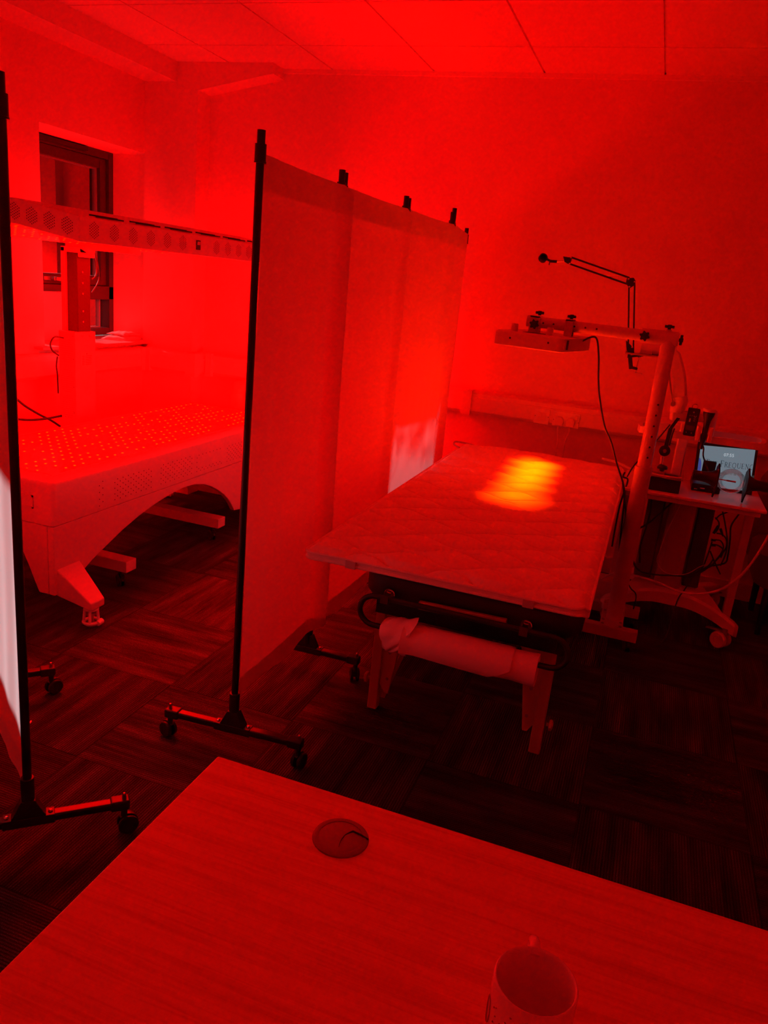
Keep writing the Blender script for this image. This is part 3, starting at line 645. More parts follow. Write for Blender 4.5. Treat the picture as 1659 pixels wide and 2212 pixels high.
# ================================================================ massage table
mt = thing('massage_table', 'black padded massage table on wooden legs beside the folding screen', 'massage table', (-.40, 3.1, 0))
TX0, TX1, TY0, TY1 = -.735, -.062, 2.10, 4.08
MB().loft([[Vector((x, y, z)) for x, y in rrect(TX0 + i, TX1 - i, TY0 + i, TY1 - i, .09, 8)] for z, i in ((.565, .022), (.572, .008), (.585, 0), (.645, 0), (.658, .008), (.664, .03))]).build('cushion', VINYL, mt, angle=50)
fr_ = MB()
for y_ in (2.16, 3.06, 4.0): fr_.box((TX0 + .04, y_, .50), (TX1 - .04, y_ + .03, .566))
for x_ in (TX0 + .04, TX1 - .065): fr_.box((x_, 2.16, .50), (x_ + .025, 4.03, .566))
fr_.build('table_frame', BLACKP, mt, bevel=.003)
MB().bar((-0.538, 2.088, 0.590), (-0.270, 2.088, 0.595), .016, .026).build('face_rest_bar', BEECH, mt, bevel=.003)
def leg_frame(y, s_):
    th = .018 * s_
    xo0, xo1 = -.742, -.166
    poly = [(xo0, .52), (xo0, .11), (-.715, .07), (-.700, .07), (-.672, .30), (-.655, .375), (-.62, .405), (-.55, .425), (-.46, .432), (-.37, .425), (-.29, .405), (-.252, .375), (-.236, .30), (-.206, .07), (-.19, .07), (xo1, .11), (xo1, .52)]
    MB().prism(poly, (0, y, 0), (1, 0, 0), (0, 0, 1), (0, th, 0)).build('leg_panel', BEECH, mt, bevel=.003)
    for xa, xb, kx in ((-.772, -.736, -.775), (-.172, -.134, -.128)):
        lg = MB().box((xa, y - .012 * s_, .0), (xb, y + .026 * s_, .53)).build('leg', BEECH, mt, bevel=.004)
        kn = MB().cyl((kx, y + .005 * s_, .115), (kx + (-.012 if kx < -.5 else .012), y + .005 * s_, .115), .006)
        kn.lathe((kx + (-.008 if kx < -.5 else .008), y + .005 * s_, .115), (-1 if kx < -.5 else 1, 0, 0), [(.012, 0), (.02, .002), (.02, .010), (.012, .014), (.0001, .015)], 8)
        kn.build('height_knob', BEECH, lg)
        xs_ = (xa + xb) / 2 + (.045 if kx < -.5 else -.045)
        for z_ in (.40, .30, .235, .13): MB().lathe((xs_, y, z_), (0, -1 * s_, 0), [(.006, 0), (.006, .002), (.003, .0035), (.0001, .004)], 10).build('screw', GREYP, lg)
leg_frame(2.42, 1); leg_frame(3.87, -1)
MB().bar((-.615, 2.60, .50), (-.735, 2.445, .04), .03, .022).build('brace', BEECH, mt, bevel=.003)
text('Healing Hands', .017, (-.660, 2.4190, .452), (1, 0, 0), (0, 0, 1), INK, 'lettering', mt, .0006)
text('Through Touch', .017, (-.640, 2.4190, .430), (1, 0, 0), (0, 0, 1), INK, 'lettering', mt, .0006)
for x_ in (-.635, -.215):
    dr = MB().cyl((x_, 2.104, .598), (x_, 2.094, .598), .013, n=16); dr.tube([(x_ + .015 * math.cos(t), 2.092, .598 + .017 * math.sin(t)) for t in [2 * PI * k / 20 for k in range(20)]], .003, 6, True); dr.box((x_ - .004, 2.088, .575), (x_ + .004, 2.096, .60))
    dr.build('rest_socket', CHROME, mt)

# roll holder: black tube loop hooked on the table end
rh = thing('roll_holder', 'black tubular loop holder hooked on the end of the massage table', 'holder', (-.40, 2.07, .56))
RX0, RX1, RZ0, RZ1, RY = -.665, -.130, .505, .600, 2.055
lp = []
for k in range(13): t = PI / 2 + PI * k / 12; lp.append((RX0 + .0475 * math.cos(t), RY, (RZ0 + RZ1) / 2 + .0475 * math.sin(t)))
for k in range(13): t = -PI / 2 + PI * k / 12; lp.append((RX1 + .0475 * math.cos(t), RY, (RZ0 + RZ1) / 2 + .0475 * math.sin(t)))
MB().tube(lp, .0085, 12, True).build('tube_loop', BLACKP, rh)
for x_ in (-.635, -.215):
    hk = MB(); hk.bar((x_, RY, RZ1), (x_, 2.10, RZ1 + .008), .014, .006); hk.box((x_ - .012, RY - .012, RZ1 - .014), (x_ + .012, RY - .008, RZ1 + .014))
    hk.build('hook_plate', CHROME, rh)
# paper roll around the lower bar
pr = thing('paper_roll', 'roll of white couch paper on the black holder under the topper', 'paper roll', (-.385, RY, .49))
RC = Vector((0, RY, .488)); RR = .047
rb = MB(); prof = []
secs = []
for i in range(31):
    x = -.618 + (.458) * i / 30
    secs.append([Vector((x, RY + (RR + .0010 * math.sin(x * 60 + 3 * a_)) * math.cos(a_), RC.z + (RR + .0012 * math.sin(x * 43 + 2 * a_)) * math.sin(a_))) for a_ in [2 * PI * k / 36 for k in range(36)]])
rb.loft(secs); rb.build('roll', PAPER, pr, angle=50)
fl = MB(); NU, NV = 36, 14; vsf = []          # loose outer sheet with its torn diagonal end
for i in range(NU + 1):
    u = i / NU; x = -.560 + .33 * u
    lo = -25 - 30 * u if u < .8 else -49 + 260 * (u - .8)
    hi = 150 - 22 * math.sin(PI * u)
    for j in range(NV + 1):
        a_ = math.radians(lo - 180 + 0 + (hi - lo) * j / NV); r_ = RR + .0035 + .004 * (1 - j / NV) ** 3 + .008 * max(0, .12 - u) / .12
        # angle measured from the front (camera side, -y) upwards
        vsf.append((x, RY + r_ * math.cos(PI - (a_ + PI)), RC.z + r_ * math.sin(PI - (a_ + PI)) * 1.0))
fs = [(i * (NV + 1) + j, (i + 1) * (NV + 1) + j, (i + 1) * (NV + 1) + j + 1, i * (NV + 1) + j + 1) for i in range(NU) for j in range(NV)]
fl.add(vsf, fs); fl.build('loose_sheet', PAPER, pr, angle=70)
cr = MB()                                       # crumpled collar at the left end
secs = []
for i in range(15):
    x = -.620 + .085 * i / 14
    secs.append([Vector((x + .012 * math.sin(2 * a_ + i * .3), RY + (RR + .004 + .003 * math.sin(7 * a_ + i * .8) + .012 * max(0, math.sin(a_)) * (i / 14) ** 2) * math.cos(a_), RC.z + (RR + .004 + .003 * math.sin(5 * a_ + i) + .02 * max(0, math.sin(a_ - .3)) * (i / 14) ** 2) * math.sin(a_))) for a_ in [2 * PI * k / 40 for k in range(40)]])
cr.loft(secs, cap=False); cr.build('crumpled_end', PAPER, pr, angle=70)

# ---------------------------------------------------------------- quilted topper
tp = thing('quilted_topper', 'white quilted mattress topper lying over the massage table, lit orange', 'mattress topper', (-.49, 3.1, .665))
QX0, QX1, QY0, QY1, QZ, QT = -.922, -.052, 2.068, 4.175, .704, .034
NU, NV = 170, 640
def tz(x, y):
    """quilting: rows of waves in alternating phase pinch the cotton into ogee cells"""
    p_, q_, a_ = .092, .262, .034; n0 = round((y - QY0) / p_); dmin = 9
    for n_ in (n0 - 1, n0, n0 + 1):
        yl = QY0 + .02 + n_ * p_ + a_ * math.sin(2 * PI * (x + .06 * math.sin(y * 3)) / q_ + n_ * PI); dmin = min(dmin, abs(y - yl))
    h = .013 * (1 - math.exp(-(dmin / .020) ** 1.2)) + .009 * (1 - math.exp(-(dmin / .0048) ** 2))
    h += .004 * math.sin(x * 7 + y * 2.1) * math.sin(y * 3.3) + .0007 * math.sin(x * 90 + 13 * math.sin(y * 40)) * math.sin(y * 110)
    return h
def edge(x, y):
    e = min(x - QX0, QX1 - x, y - QY0, QY1 - y); return min(1, max(0, e / .03))
def sq(u, v):
    """square grid to rounded rectangle"""
    hx_, hy_ = (QX1 - QX0) / 2, (QY1 - QY0) / 2; X, Y = (u * 2 - 1) * hx_, (v * 2 - 1) * hy_; r_ = .10 if v > .5 else .045
    ex, ey = abs(X) - (hx_ - r_), abs(Y) - (hy_ - r_)
    if ex > 0 and ey > 0:
        m_ = max(ex, ey); l_ = math.hypot(ex, ey); X = math.copysign(hx_ - r_ + ex * m_ / l_, X); Y = math.copysign(hy_ - r_ + ey * m_ / l_, Y)
    return X + (QX0 + QX1) / 2, Y + (QY0 + QY1) / 2
def drape(x, y):
    far = max(0, (y - 4.06) / .115); right = max(0, (x + .068) / .016); left = max(0, (-.80 - x) / .12)
    return -.030 * far ** 2 * (1 + .5 * math.sin(x * 6)) - .012 * right ** 2 - .006 * left ** 2 + .018 * math.exp(-((y - 4.05) / .12) ** 2) * math.exp(-((x + .55) / .2) ** 2)
vs = []; vb = []
for j in range(NV + 1):
    for i in range(NU + 1):
        x, y = sq(i / NU, j / NV); e = edge(x, y); d_ = drape(x, y)
        vs.append((x, y, QZ - .015 + d_ + (tz(x, y)) * e)); vb.append((x, y, QZ - QT + d_))
W_ = NU + 1
fs = [(j * W_ + i, j * W_ + i + 1, (j + 1) * W_ + i + 1, (j + 1) * W_ + i) for j in range(NV) for i in range(NU)]
N0 = len(vs); rim = [i for i in range(W_)] + [j * W_ + NU for j in range(1, NV + 1)] + [NV * W_ + i for i in range(NU - 1, -1, -1)] + [j * W_ for j in range(NV - 1, 0, -1)]
bot = [tuple(N0 + k for k in f[::-1]) for f in fs]
MB().add(vs + vb, fs + bot + [(rim[k], N0 + rim[k], N0 + rim[(k + 1) % len(rim)], rim[(k + 1) % len(rim)]) for k in range(len(rim))]).build('topper_pad', TOPPER, tp, angle=60)
MB().tube([Vector(vs[k]) + Vector((0, 0, .001)) for k in rim[::2]], .0055, 8, True).build('piping', TOPPER, tp)
MB().tube([Vector(vb[k]) + Vector((0, 0, .002)) for k in rim[::2]], .0045, 8, True).build('piping', TOPPER, tp)
ELASTIC = mat('elastic_band', (.62, .58, .60), .8)
for (xa, xb) in ((-.775, -.742), (-.232, -.20)):
    MB().box((xa, QY0 - .0085, QZ - QT - .004), (xb, QY0 - .0035, QZ - .014)).build('elastic_strap', ELASTIC, tp, bevel=.001)
MB().tube(smooth([(-.915, 4.02, .69), (-.955, 4.05, .70), (-.962, 4.13, .70), (-.90, 4.17, .69), (-.84, 4.15, .685)]), .005, 8).build('elastic_strap', ELASTIC, tp)

# ================================================================ red lamp stand
st = thing('red_light_stand', 'white pole stand holding a flat red light panel over the quilted topper', 'lamp stand', (.03, 3.57, 0))
PX, PY, AZ, AY = .030, 3.545, 1.395, 3.545
for yb, nm in ((3.455, 0), (3.752, 1)):
    MB().box((-.60, yb - .024, .052), (.143, yb + .024, .102)).build('base_bar', WHITEM, st, bevel=.003)
    caster(st, .105, yb, .055, .024, RUBBER, BLACKP, yaw=-1.2, twin=.009); caster(st, -.56, yb, .055, .024, RUBBER, BLACKP, yaw=.4, twin=.009)
MB().box((-.028, 3.432, .100), (.075, 3.776, .107)).build('base_plate', WHITEM, st, bevel=.002)
bl = MB()
for x_ in (-.016, .063):
    for y_ in (3.452, 3.50, 3.62, 3.755): bl.lathe((x_, y_, .107), (0, 0, 1), [(.007, 0), (.007, .004), (.0001, .0055)], 6)
bl.build('bolt', GREYP, st)
MB().cyl((PX, PY, .105), (PX, PY, .835), .0365, n=32).lathe((PX, PY, .80), (0, 0, 1), [(.0375, 0), (.0375, .038), (.033, .04)], 32).build('lower_pole', WHITEM, st)
MB().cyl((PX, PY, .82), (PX, PY, AZ - .01), .0300, n=32).build('upper_pole', WHITEM, st)
hp = MB()
vd = Vector((-PX, -PY, 0)).normalized()
hd_ = Vector((.25, -1, 0)).normalized()
for k in range(6): hp.disc(Vector((PX, PY, .885 + k * .0465)) + hd_ * .0304, hd_, .0045, 10)
hp.build('height_holes', DOTS, st)
arm = MB().cyl((-.575, AY, AZ + .008), (-.06, AY, AZ), .0240, n=28); arm.build('arm', WHITEM, st)
MB().cyl((-.085, AY, AZ + .001), (.062, AY, AZ - .001), .0305, n=28).cyl((.062, AY, AZ - .001), (.068, AY, AZ - .001), .026, n=28).build('arm_sleeve', WHITEM, st)
ah = MB()
for x_ in (-.50, -.455, -.365, -.318, -.27): ah.disc((x_, AY - .0243, AZ + .006), (0, -1, 0), .0042, 10)
ah.build('arm_holes', DOTS, st)
def knob(c, ax, r=.017):
    c = Vector(c); ax = Vector(ax).normalized(); a = ax.orthogonal().normalized(); b = ax.cross(a)
    pts = [(r * (1 + .20 * math.cos(6 * t)) * math.cos(t), r * (1 + .20 * math.cos(6 * t)) * math.sin(t)) for t in [2 * PI * k / 48 for k in range(48)]]
    m = MB().prism(pts, c + ax * .006, a, b, ax * .011); m.cyl(c, c + ax * .008, .007, n=12); m.cyl(c + ax * .017, c + ax * .020, r * .55, r * .4, n=14)
    return m.build('star_knob', BLACKP, st, bevel=.0015)
knob((-.535, AY - .037, AZ - .002), (0, -1, 0), .0185); knob((-.525, AY, AZ + .036), (0, 0, 1)); knob((-.385, AY, AZ + .034), (0, 0, 1))
knob((-.070, AY - .030, AZ), (0, -1, 0), .0185); knob((.022, AY, AZ + .036), (0, 0, 1)); knob((.066, AY, AZ - .002), (1, 0, 0), .0185)
MB().cyl((.022, AY, AZ + .025), (.022, AY, AZ + .036), .014, .009, n=14).build('knob_boss', WHITEM, st); MB().cyl((-.385, AY, AZ + .02), (-.385, AY, AZ + .034), .012, n=14).build('knob_boss', WHITEM, st)
for x0_, x1_ in ((-.560, -.515), (-.405, -.370)):
    cl_ = MB(); cl_.box((x0_, AY - .036, AZ - .055), (x1_, AY - .026, AZ + .034)); cl_.box((x0_, AY + .026, AZ - .055), (x1_, AY + .036, AZ + .034)); cl_.box((x0_, AY - .036, AZ + .025), (x1_, AY + .036, AZ + .035)); cl_.box((x0_, AY - .055, AZ - .06), (x1_, AY + .055, AZ - .045))
    cl_.build('arm_clamp', WHITEM, st, bevel=.002)
HX0, HX1, HY0, HY1, HZ0, HZ1 = HEADC[0] - .158, HEADC[0] + .158, HEADC[1] - .195, HEADC[1] + .195, 1.292, 1.356
def turned(mb):
    c_, s_ = math.cos(HROT), math.sin(HROT)
    mb.v = [Vector((HEADC[0] + (v.x - HEADC[0]) * c_ - (v.y - HEADC[1]) * s_, HEADC[1] + (v.x - HEADC[0]) * s_ + (v.y - HEADC[1]) * c_, v.z)) for v in mb.v]; return mb
hd = turned(MB().loft([[Vector((x, y, z)) for x, y in rrect(HX0 + i, HX1 - i, HY0 + i, HY1 - i, .022)] for z, i in ((HZ0, .006), (HZ0 + .004, 0), (HZ1 - .006, 0), (HZ1, .008))])).build('light_panel', WHITEM, st, angle=50)
hdet = MB().box((HX1 - .0005, HY0 + .05, HZ0 + .012), (HX1 + .001, HY0 + .075, HZ1 - .012)); turned(hdet).build('power_inlet', BLACKP, hd)
for x_ in (HX0 + .07, HX0 + .233): turned(MB().lathe((x_, HY0 + .055, HZ1), (0, 0, 1), [(.016, 0), (.014, .028), (.0135, .032), (.0001, .032)], 16)).build('post', WHITEM, hd)
ss = MB()
for x_ in (HX0 + .078, HX0 + .253): ss.disc((x_, HY0 - .0008, HZ0 + .035), (0, -1, 0), .0045, 12)
turned(ss).build('screw_hole', DOTS, hd)
tv = MB()
for k in range(4): tv.box((HX0 + .108, HY0 + .06 + k * .012, HZ1 - .0005), (HX0 + .218, HY0 + .065 + k * .012, HZ1 + .001))
turned(tv).build('top_vent', DOTS, hd)
turned(MB().box((HX0 + .02, HY0 + .02, HZ0 - .001), (HX1 - .02, HY1 - .02, HZ0 + .001))).build('lens_plate', emit('red_lens', (1, .004, 0), LENS_L), hd)
cable('power_cable', [(-.335, 3.62, HZ0 + .045), (-0.279, 3.640, 1.362), (-0.253, 3.650, 1.290), (-0.235, 3.660, 1.177), (-0.214, 3.660, 1.092), (-0.173, 3.670, 0.973), (-0.131, 3.670, 0.903), (-0.090, 3.660, 0.813), (-0.040, 3.650, 0.714), (-0.023, 3.640, 0.630), (-0.011, 3.640, 0.473), (0.008, 3.630, 0.307)], .0042, BLACKP, '', parent=st)

# ================================================================ equipment trolley
tl = thing('equipment_trolley', 'white medical equipment trolley with shelf and swooping base beside the pole stand', 'trolley', (.27, 3.9, 0))
SX0, SX1, SY0, SY1, SZ = -.045, .580, 3.690, 4.13, .700
MB().box((SX0, SY0, SZ - .016), (SX1, SY1, SZ)).build('shelf', WHITE, tl, bevel=.005, seg=3)
MB().box((SX0 + .02, SY0 + .02, SZ - .04), (SX1 - .02, SY1 - .02, SZ - .016)).build('shelf_frame', WHITE, tl, bevel=.003)
# swooping base
secs = []
for i in range(33):
    u = i / 32 * 2 - 1; x = .270 + .318 * u; a_ = abs(u)
    zt = .205 - .085 * a_ ** 2.2; thk = .055 + .015 * (1 - a_)
    yf = 3.800 - .095 * max(0, (a_ - .25) / .75) ** 1.3; ybk = 4.06 if a_ < .45 else 4.06 - (4.06 - 3.79) * min(1, ((a_ - .45) / .3)) ** 1.2
    r_ = .03 if a_ > .93 else 0
    if a_ > .9: k_ = math.sqrt(max(0, 1 - ((a_ - .9) / .1) ** 2)); m_ = (yf + ybk) / 2; yf, ybk = m_ + (yf - m_) * max(.15, k_), m_ + (ybk - m_) * max(.15, k_)
    secs.append([Vector((x, yf, zt - thk)), Vector((x, yf, zt - .012)), Vector((x, yf + .012, zt)), Vector((x, ybk - .012, zt)), Vector((x, ybk, zt - .012)), Vector((x, ybk, zt - thk))])
MB().loft(secs).build('base', WHITE, tl, angle=40)
for s_ in (-1, 1): MB().bar((.27 + .12 * s_, 4.03, .165), (.27 + .24 * s_, 4.28, .11), .07, .05).build('rear_base_arm', WHITE, tl, bevel=.01)
for (x_, y_, yw) in ((.535, 3.735, 2.5), (.00, 3.745, .7), (.50, 4.27, 1.0), (.04, 4.27, 2.0)):
    caster(tl, x_, y_, .10, .040, WHITE, GREYP, yaw=yw, twin=.020, brake=True)
MB().box((.535, 3.965, .055), (.575, 4.005, SZ - .016)).build('rear_post', WHITE, tl, bevel=.004)
MB().box((-.03, 3.965, .11), (.0, 4.005, SZ - .016)).build('rear_post', WHITE, tl, bevel=.004)
MB().box((.165, 4.055, .17), (.215, 4.10, 1.00)).build('mast', WHITE, tl, bevel=.008)
# handle rail behind the shelf
rail = [(-.012 + .0, 3.93, .945), (-.02, 3.97, .950), (-.012, 4.02, .952), (.05, 4.06, .955), (.2, 4.07, .955), (.40, 4.06, .955), (.50, 4.06, .955), (.535, 4.02, .955), (.535, 3.96, .95), (.515, 3.925, .945), (.44, 3.92, .945), (.2, 3.92, .945), (.03, 3.92, .945)]
rl_ = MB(); pts_ = smooth(rail + [rail[0]], 5); secs = []
for i, p_ in enumerate(pts_[:-1]):
    t_ = (pts_[(i + 1) % (len(pts_) - 1)] - pts_[i - 1 if i else len(pts_) - 2]).normalized(); n_ = Vector((-t_.y, t_.x, 0)).normalized()
    secs.append([p_ + n_ * .010 + Vector((0, 0, .016)), p_ - n_ * .010 + Vector((0, 0, .016)), p_ - n_ * .010 - Vector((0, 0, .016)), p_ + n_ * .010 - Vector((0, 0, .016))])
secs.append(secs[0]); rl_.loft(secs, cap=False); rl_.build('handle_rail', WHITE, tl, bevel=.004)
# jointed monitor arm
ma = MB().bar((.105, 3.93, 1.030), (.305, 3.97, 1.045), .05, .048)
ma.build('lower_arm_link', WHITE, tl, bevel=.010, seg=3)
MB().cyl((.285, 3.965, .93), (.285, 3.965, 1.07), .030, n=24).cyl((.285, 3.965, 1.07), (.285, 3.965, 1.078), .024, n=24).build('arm_post', WHITE, tl)
MB().box((.262, 3.95, .945), (.31, 4.09, .985)).build('arm_mount', WHITE, tl, bevel=.004)
el = MB().cyl((.130, 3.93, 1.05), (.130, 3.93, 1.075), .032, n=24)
el.tube(smooth([(.132, 3.93, 1.07), (.137, 3.93, 1.09), (.137, 3.93, 1.105), (.130, 3.93, 1.125)], 5), .033, 20); el.build('elbow', WHITE, tl)
A0, A1 = Vector((.134, 3.93, 1.105)), Vector((.058, 3.93, 1.330))
ua = MB(); d_ = (A1 - A0); n_ = Vector((-d_.z, 0, d_.x)).normalized() * -1; secs = []
for k in range(13):
    t_ = k / 12; c_ = A0 + d_ * t_ + n_ * .012 * math.sin(PI * t_); wv = .032 - .004 * t_
    if k in (0, 12): wv *= .6
    secs.append([c_ + n_ * a_ + Vector((0, b_, 0)) for a_, b_ in ((-wv, -.024), (wv * .7, -.024), (wv, -.012), (wv, .012), (wv * .7, .024), (-wv, .024))])
ua.loft(secs); ua.build('upper_arm', WHITE, tl, bevel=.004)
MB().tube([(.104, 3.905, 1.095), (.072, 3.902, 1.19), (.04, 3.902, 1.31)], .004, 8).cyl((.106, 3.93, 1.088), (.106, 3.90, 1.088), .011, n=12).build('tension_rod', GREYP, tl)
tj = MB().cyl((.075, 3.93, 1.325), (-.085, 3.93, 1.325), .026, n=24); tj.box((-.085, 3.905, 1.30), (-.03, 3.955, 1.325)); tj.build('tilt_joint', WHITE, tl, bevel=.003)
MB().box((-.150, 3.88, 1.292), (.01, 3.985, 1.300)).build('support_plate', mat('brass_plate', (.55, .40, .22), .35, .6), tl, bevel=.002)

# microphone boom clamped to the plate
bm_ = thing('boom_arm', 'black scissor boom arm with ring holder clamped above the lamp panel', 'boom arm', (-.12, 3.91, 1.30))
BY = 3.91
def at(p): return Vector((p[0], BY, p[2]))
J0 = [at((-0.136, 3.910, 1.291)), at((-0.113, 3.910, 1.293))]
J1 = [at((-0.188, 3.910, 1.597)), at((-0.167, 3.910, 1.624))]
J2 = [at((-0.473, 3.910, 1.672)), at((-0.472, 3.910, 1.702))]
for a, b in zip(J0, J1): MB().bar(a, b, .008, .007, (1, 0, 0)).build('lower_rod', BLACK, bm_, bevel=.001)
for a, b in ((at((-0.195, 3.910, 1.605)), J2[0]), (at((-0.192, 3.910, 1.634)), J2[1])): MB().bar(a, b, .008, .008).build('upper_rod', BLACK, bm_, bevel=.001)
MB().tube([at((-0.208, 3.910, 1.631)), at((-0.255, 3.910, 1.635)), at((-0.307, 3.910, 1.628))], .0028, 8).build('spring', CHROME, bm_)
MB().prism([(p[0], p[2]) for p in ((-0.204, 3.910, 1.608), (-0.204, 3.910, 1.631), (-0.174, 3.910, 1.636), (-0.161, 3.910, 1.621), (-0.164, 3.910, 1.604), (-0.184, 3.910, 1.587))], (0, BY - .012, 0), (1, 0, 0), (0, 0, 1), (0, .024, 0)).build('elbow_joint', BLACKP, bm_, bevel=.002)
MB().prism([(p[0], p[2]) for p in ((-0.158, 3.910, 1.353), (-0.144, 3.910, 1.301), (-0.113, 3.910, 1.304), (-0.116, 3.910, 1.321))], (0, BY - .012, 0), (1, 0, 0), (0, 0, 1), (0, .024, 0)).build('base_joint', BLACKP, bm_, bevel=.002)
MB().prism([(p[0], p[2]) for p in ((-0.509, 3.910, 1.703), (-0.498, 3.910, 1.678), (-0.473, 3.910, 1.668), (-0.467, 3.910, 1.702), (-0.484, 3.910, 1.701))], (0, BY - .011, 0), (1, 0, 0), (0, 0, 1), (0, .022, 0)).build('wrist_joint', BLACKP, bm_, bevel=.002)
bsc = MB()
for p in ((-0.471, 3.910, 1.700), (-0.473, 3.910, 1.672), (-0.195, 3.910, 1.628), (-0.166, 3.910, 1.618), (-0.185, 3.910, 1.594), (-0.123, 3.910, 1.325), (-0.145, 3.910, 1.303)): bsc.lathe((p[0], BY - .0125, p[2]), (0, -1, 0), [(.0045, 0), (.0045, .0015), (.0001, .003)], 10)
bsc.build('screw', CHROME, bm_)
MB().cyl(at((-0.503, 3.910, 1.682)), at((-0.535, 3.910, 1.677)), .003).build('stud', CHROME, bm_)
mh = MB().bar(at((-0.535, 3.910, 1.677)), at((-0.566, 3.910, 1.677)), .010, .012); mh.bar(at((-0.559, 3.910, 1.675)), at((-0.589, 3.910, 1.686)), .008, .010); mh.bar(at((-0.568, 3.910, 1.677)), at((-0.570, 3.910, 1.658)), .004, .004); mh.build('clip_neck', BLACKP, bm_, bevel=.001)
c_ = at((-0.603, 3.910, 1.688)); ax_ = Vector((.45, -.75, .45)).normalized(); a_ = ax_.orthogonal().normalized(); b_ = ax_.cross(a_)
MB().lathe(c_ - ax_ * .009, ax_, [(.0155, 0), (.0205, 0), (.0205, .018), (.0155, .018), (.0155, 0)], 28).build('ring_clip', BLACKP, bm_)
gc = MB(); g0, g1 = (-0.126, 3.910, 1.281), (-0.111, 3.910, 1.224)
gc.bar(at(g0), at(g1), .022, .018, (1, 0, 0)); gc.bar(at((-0.117, 3.910, 1.232)), at((-0.082, 3.910, 1.228)), .022, .012); gc.bar(at((-0.126, 3.910, 1.281)), at((-0.065, 3.910, 1.295)), .022, .010)
gc.cyl(at((-0.124, 3.910, 1.296)), at((-0.127, 3.910, 1.309)), .009); gc.build('table_clamp', BLACKP, bm_, bevel=.003)
sw_ = MB().cyl(at((-0.084, 3.910, 1.286)), at((-0.088, 3.910, 1.212)), .0024); sw_.cyl(at((-0.084, 3.910, 1.285)), at((-0.083, 3.910, 1.281)), .010, .006); sw_.cyl(at((-0.088, 3.910, 1.212)), at((-0.059, 3.910, 1.207)), .0016); sw_.sphere(at((-0.059, 3.910, 1.207)), .0032, 10, 6); sw_.sphere(at((-0.087, 3.910, 1.211)), .0038, 10, 6)
sw_.build('clamp_screw', CHROME, bm_)
kn_ = MB().cyl(at((-0.124, 3.910, 1.283)) , at((-0.137, 3.910, 1.282)), .009, n=12); kn_.build('thumb_screw', BLACKP, bm_)

# ---------------------------------------------------------------- things on the trolley
sn = thing('touch_screen', 'black-framed tilted screen showing THE FREQUENC on the trolley shelf', 'screen', (.40, 4.0, SZ))
S0 = Vector((0.273, 3.985, 0.670)); S1 = Vector((0.543, 3.985, 0.687)); S2 = Vector((0.538, 4.030, 0.919)); S3 = Vector((0.256, 4.030, 0.924))
ex = (S1 - S0).normalized(); ey0 = (S3 - S0); ey = (ey0 - ex * ey0.dot(ex)).normalized(); ez = ex.cross(ey); SW = (S1 - S0).length; SH = (ey0.dot(ey) + (S2 - S1).dot(ey)) / 2
O = S0
def on(u, v, k=0.): return O + ex * (u * SW) + ey * (v * SH) + ez * k
MB().prism(rrect(0, SW, 0, SH, .008, 4), O - ez * .014, ex, ey, ez * .014).build('screen_body', BLACKP, sn, bevel=.002)
SCRBG = emit('screen_glow', (.115, .15, .18), 1.0)
MB().add([on(.055, .13, .0008), on(.955, .13, .0008), on(.955, .93, .0008), on(.055, .93, .0008)], [(0, 1, 2, 3)]).build('display', SCRBG, sn)
bu = MB(); pb = [(0.056, .30), (.056, .68)] + [(.056 + .055 * math.cos(t), .49 + .19 * math.sin(t)) for t in [PI / 2 - PI * k / 14 for k in range(15)]]
bu.add([on(u, v, .0012) for u, v in pb], [tuple(range(len(pb)))]); bu.build('display_graphic', emit('screen_blue', (.035, .045, .20), 1.), sn)
SCRINK = emit('screen_ink', (.012, .016, .024), 1.); SCRGREY = emit('screen_olive', (.045, .055, .05), 1.); SCRWHITE = emit('screen_white', (.42, .47, .52), 1.)
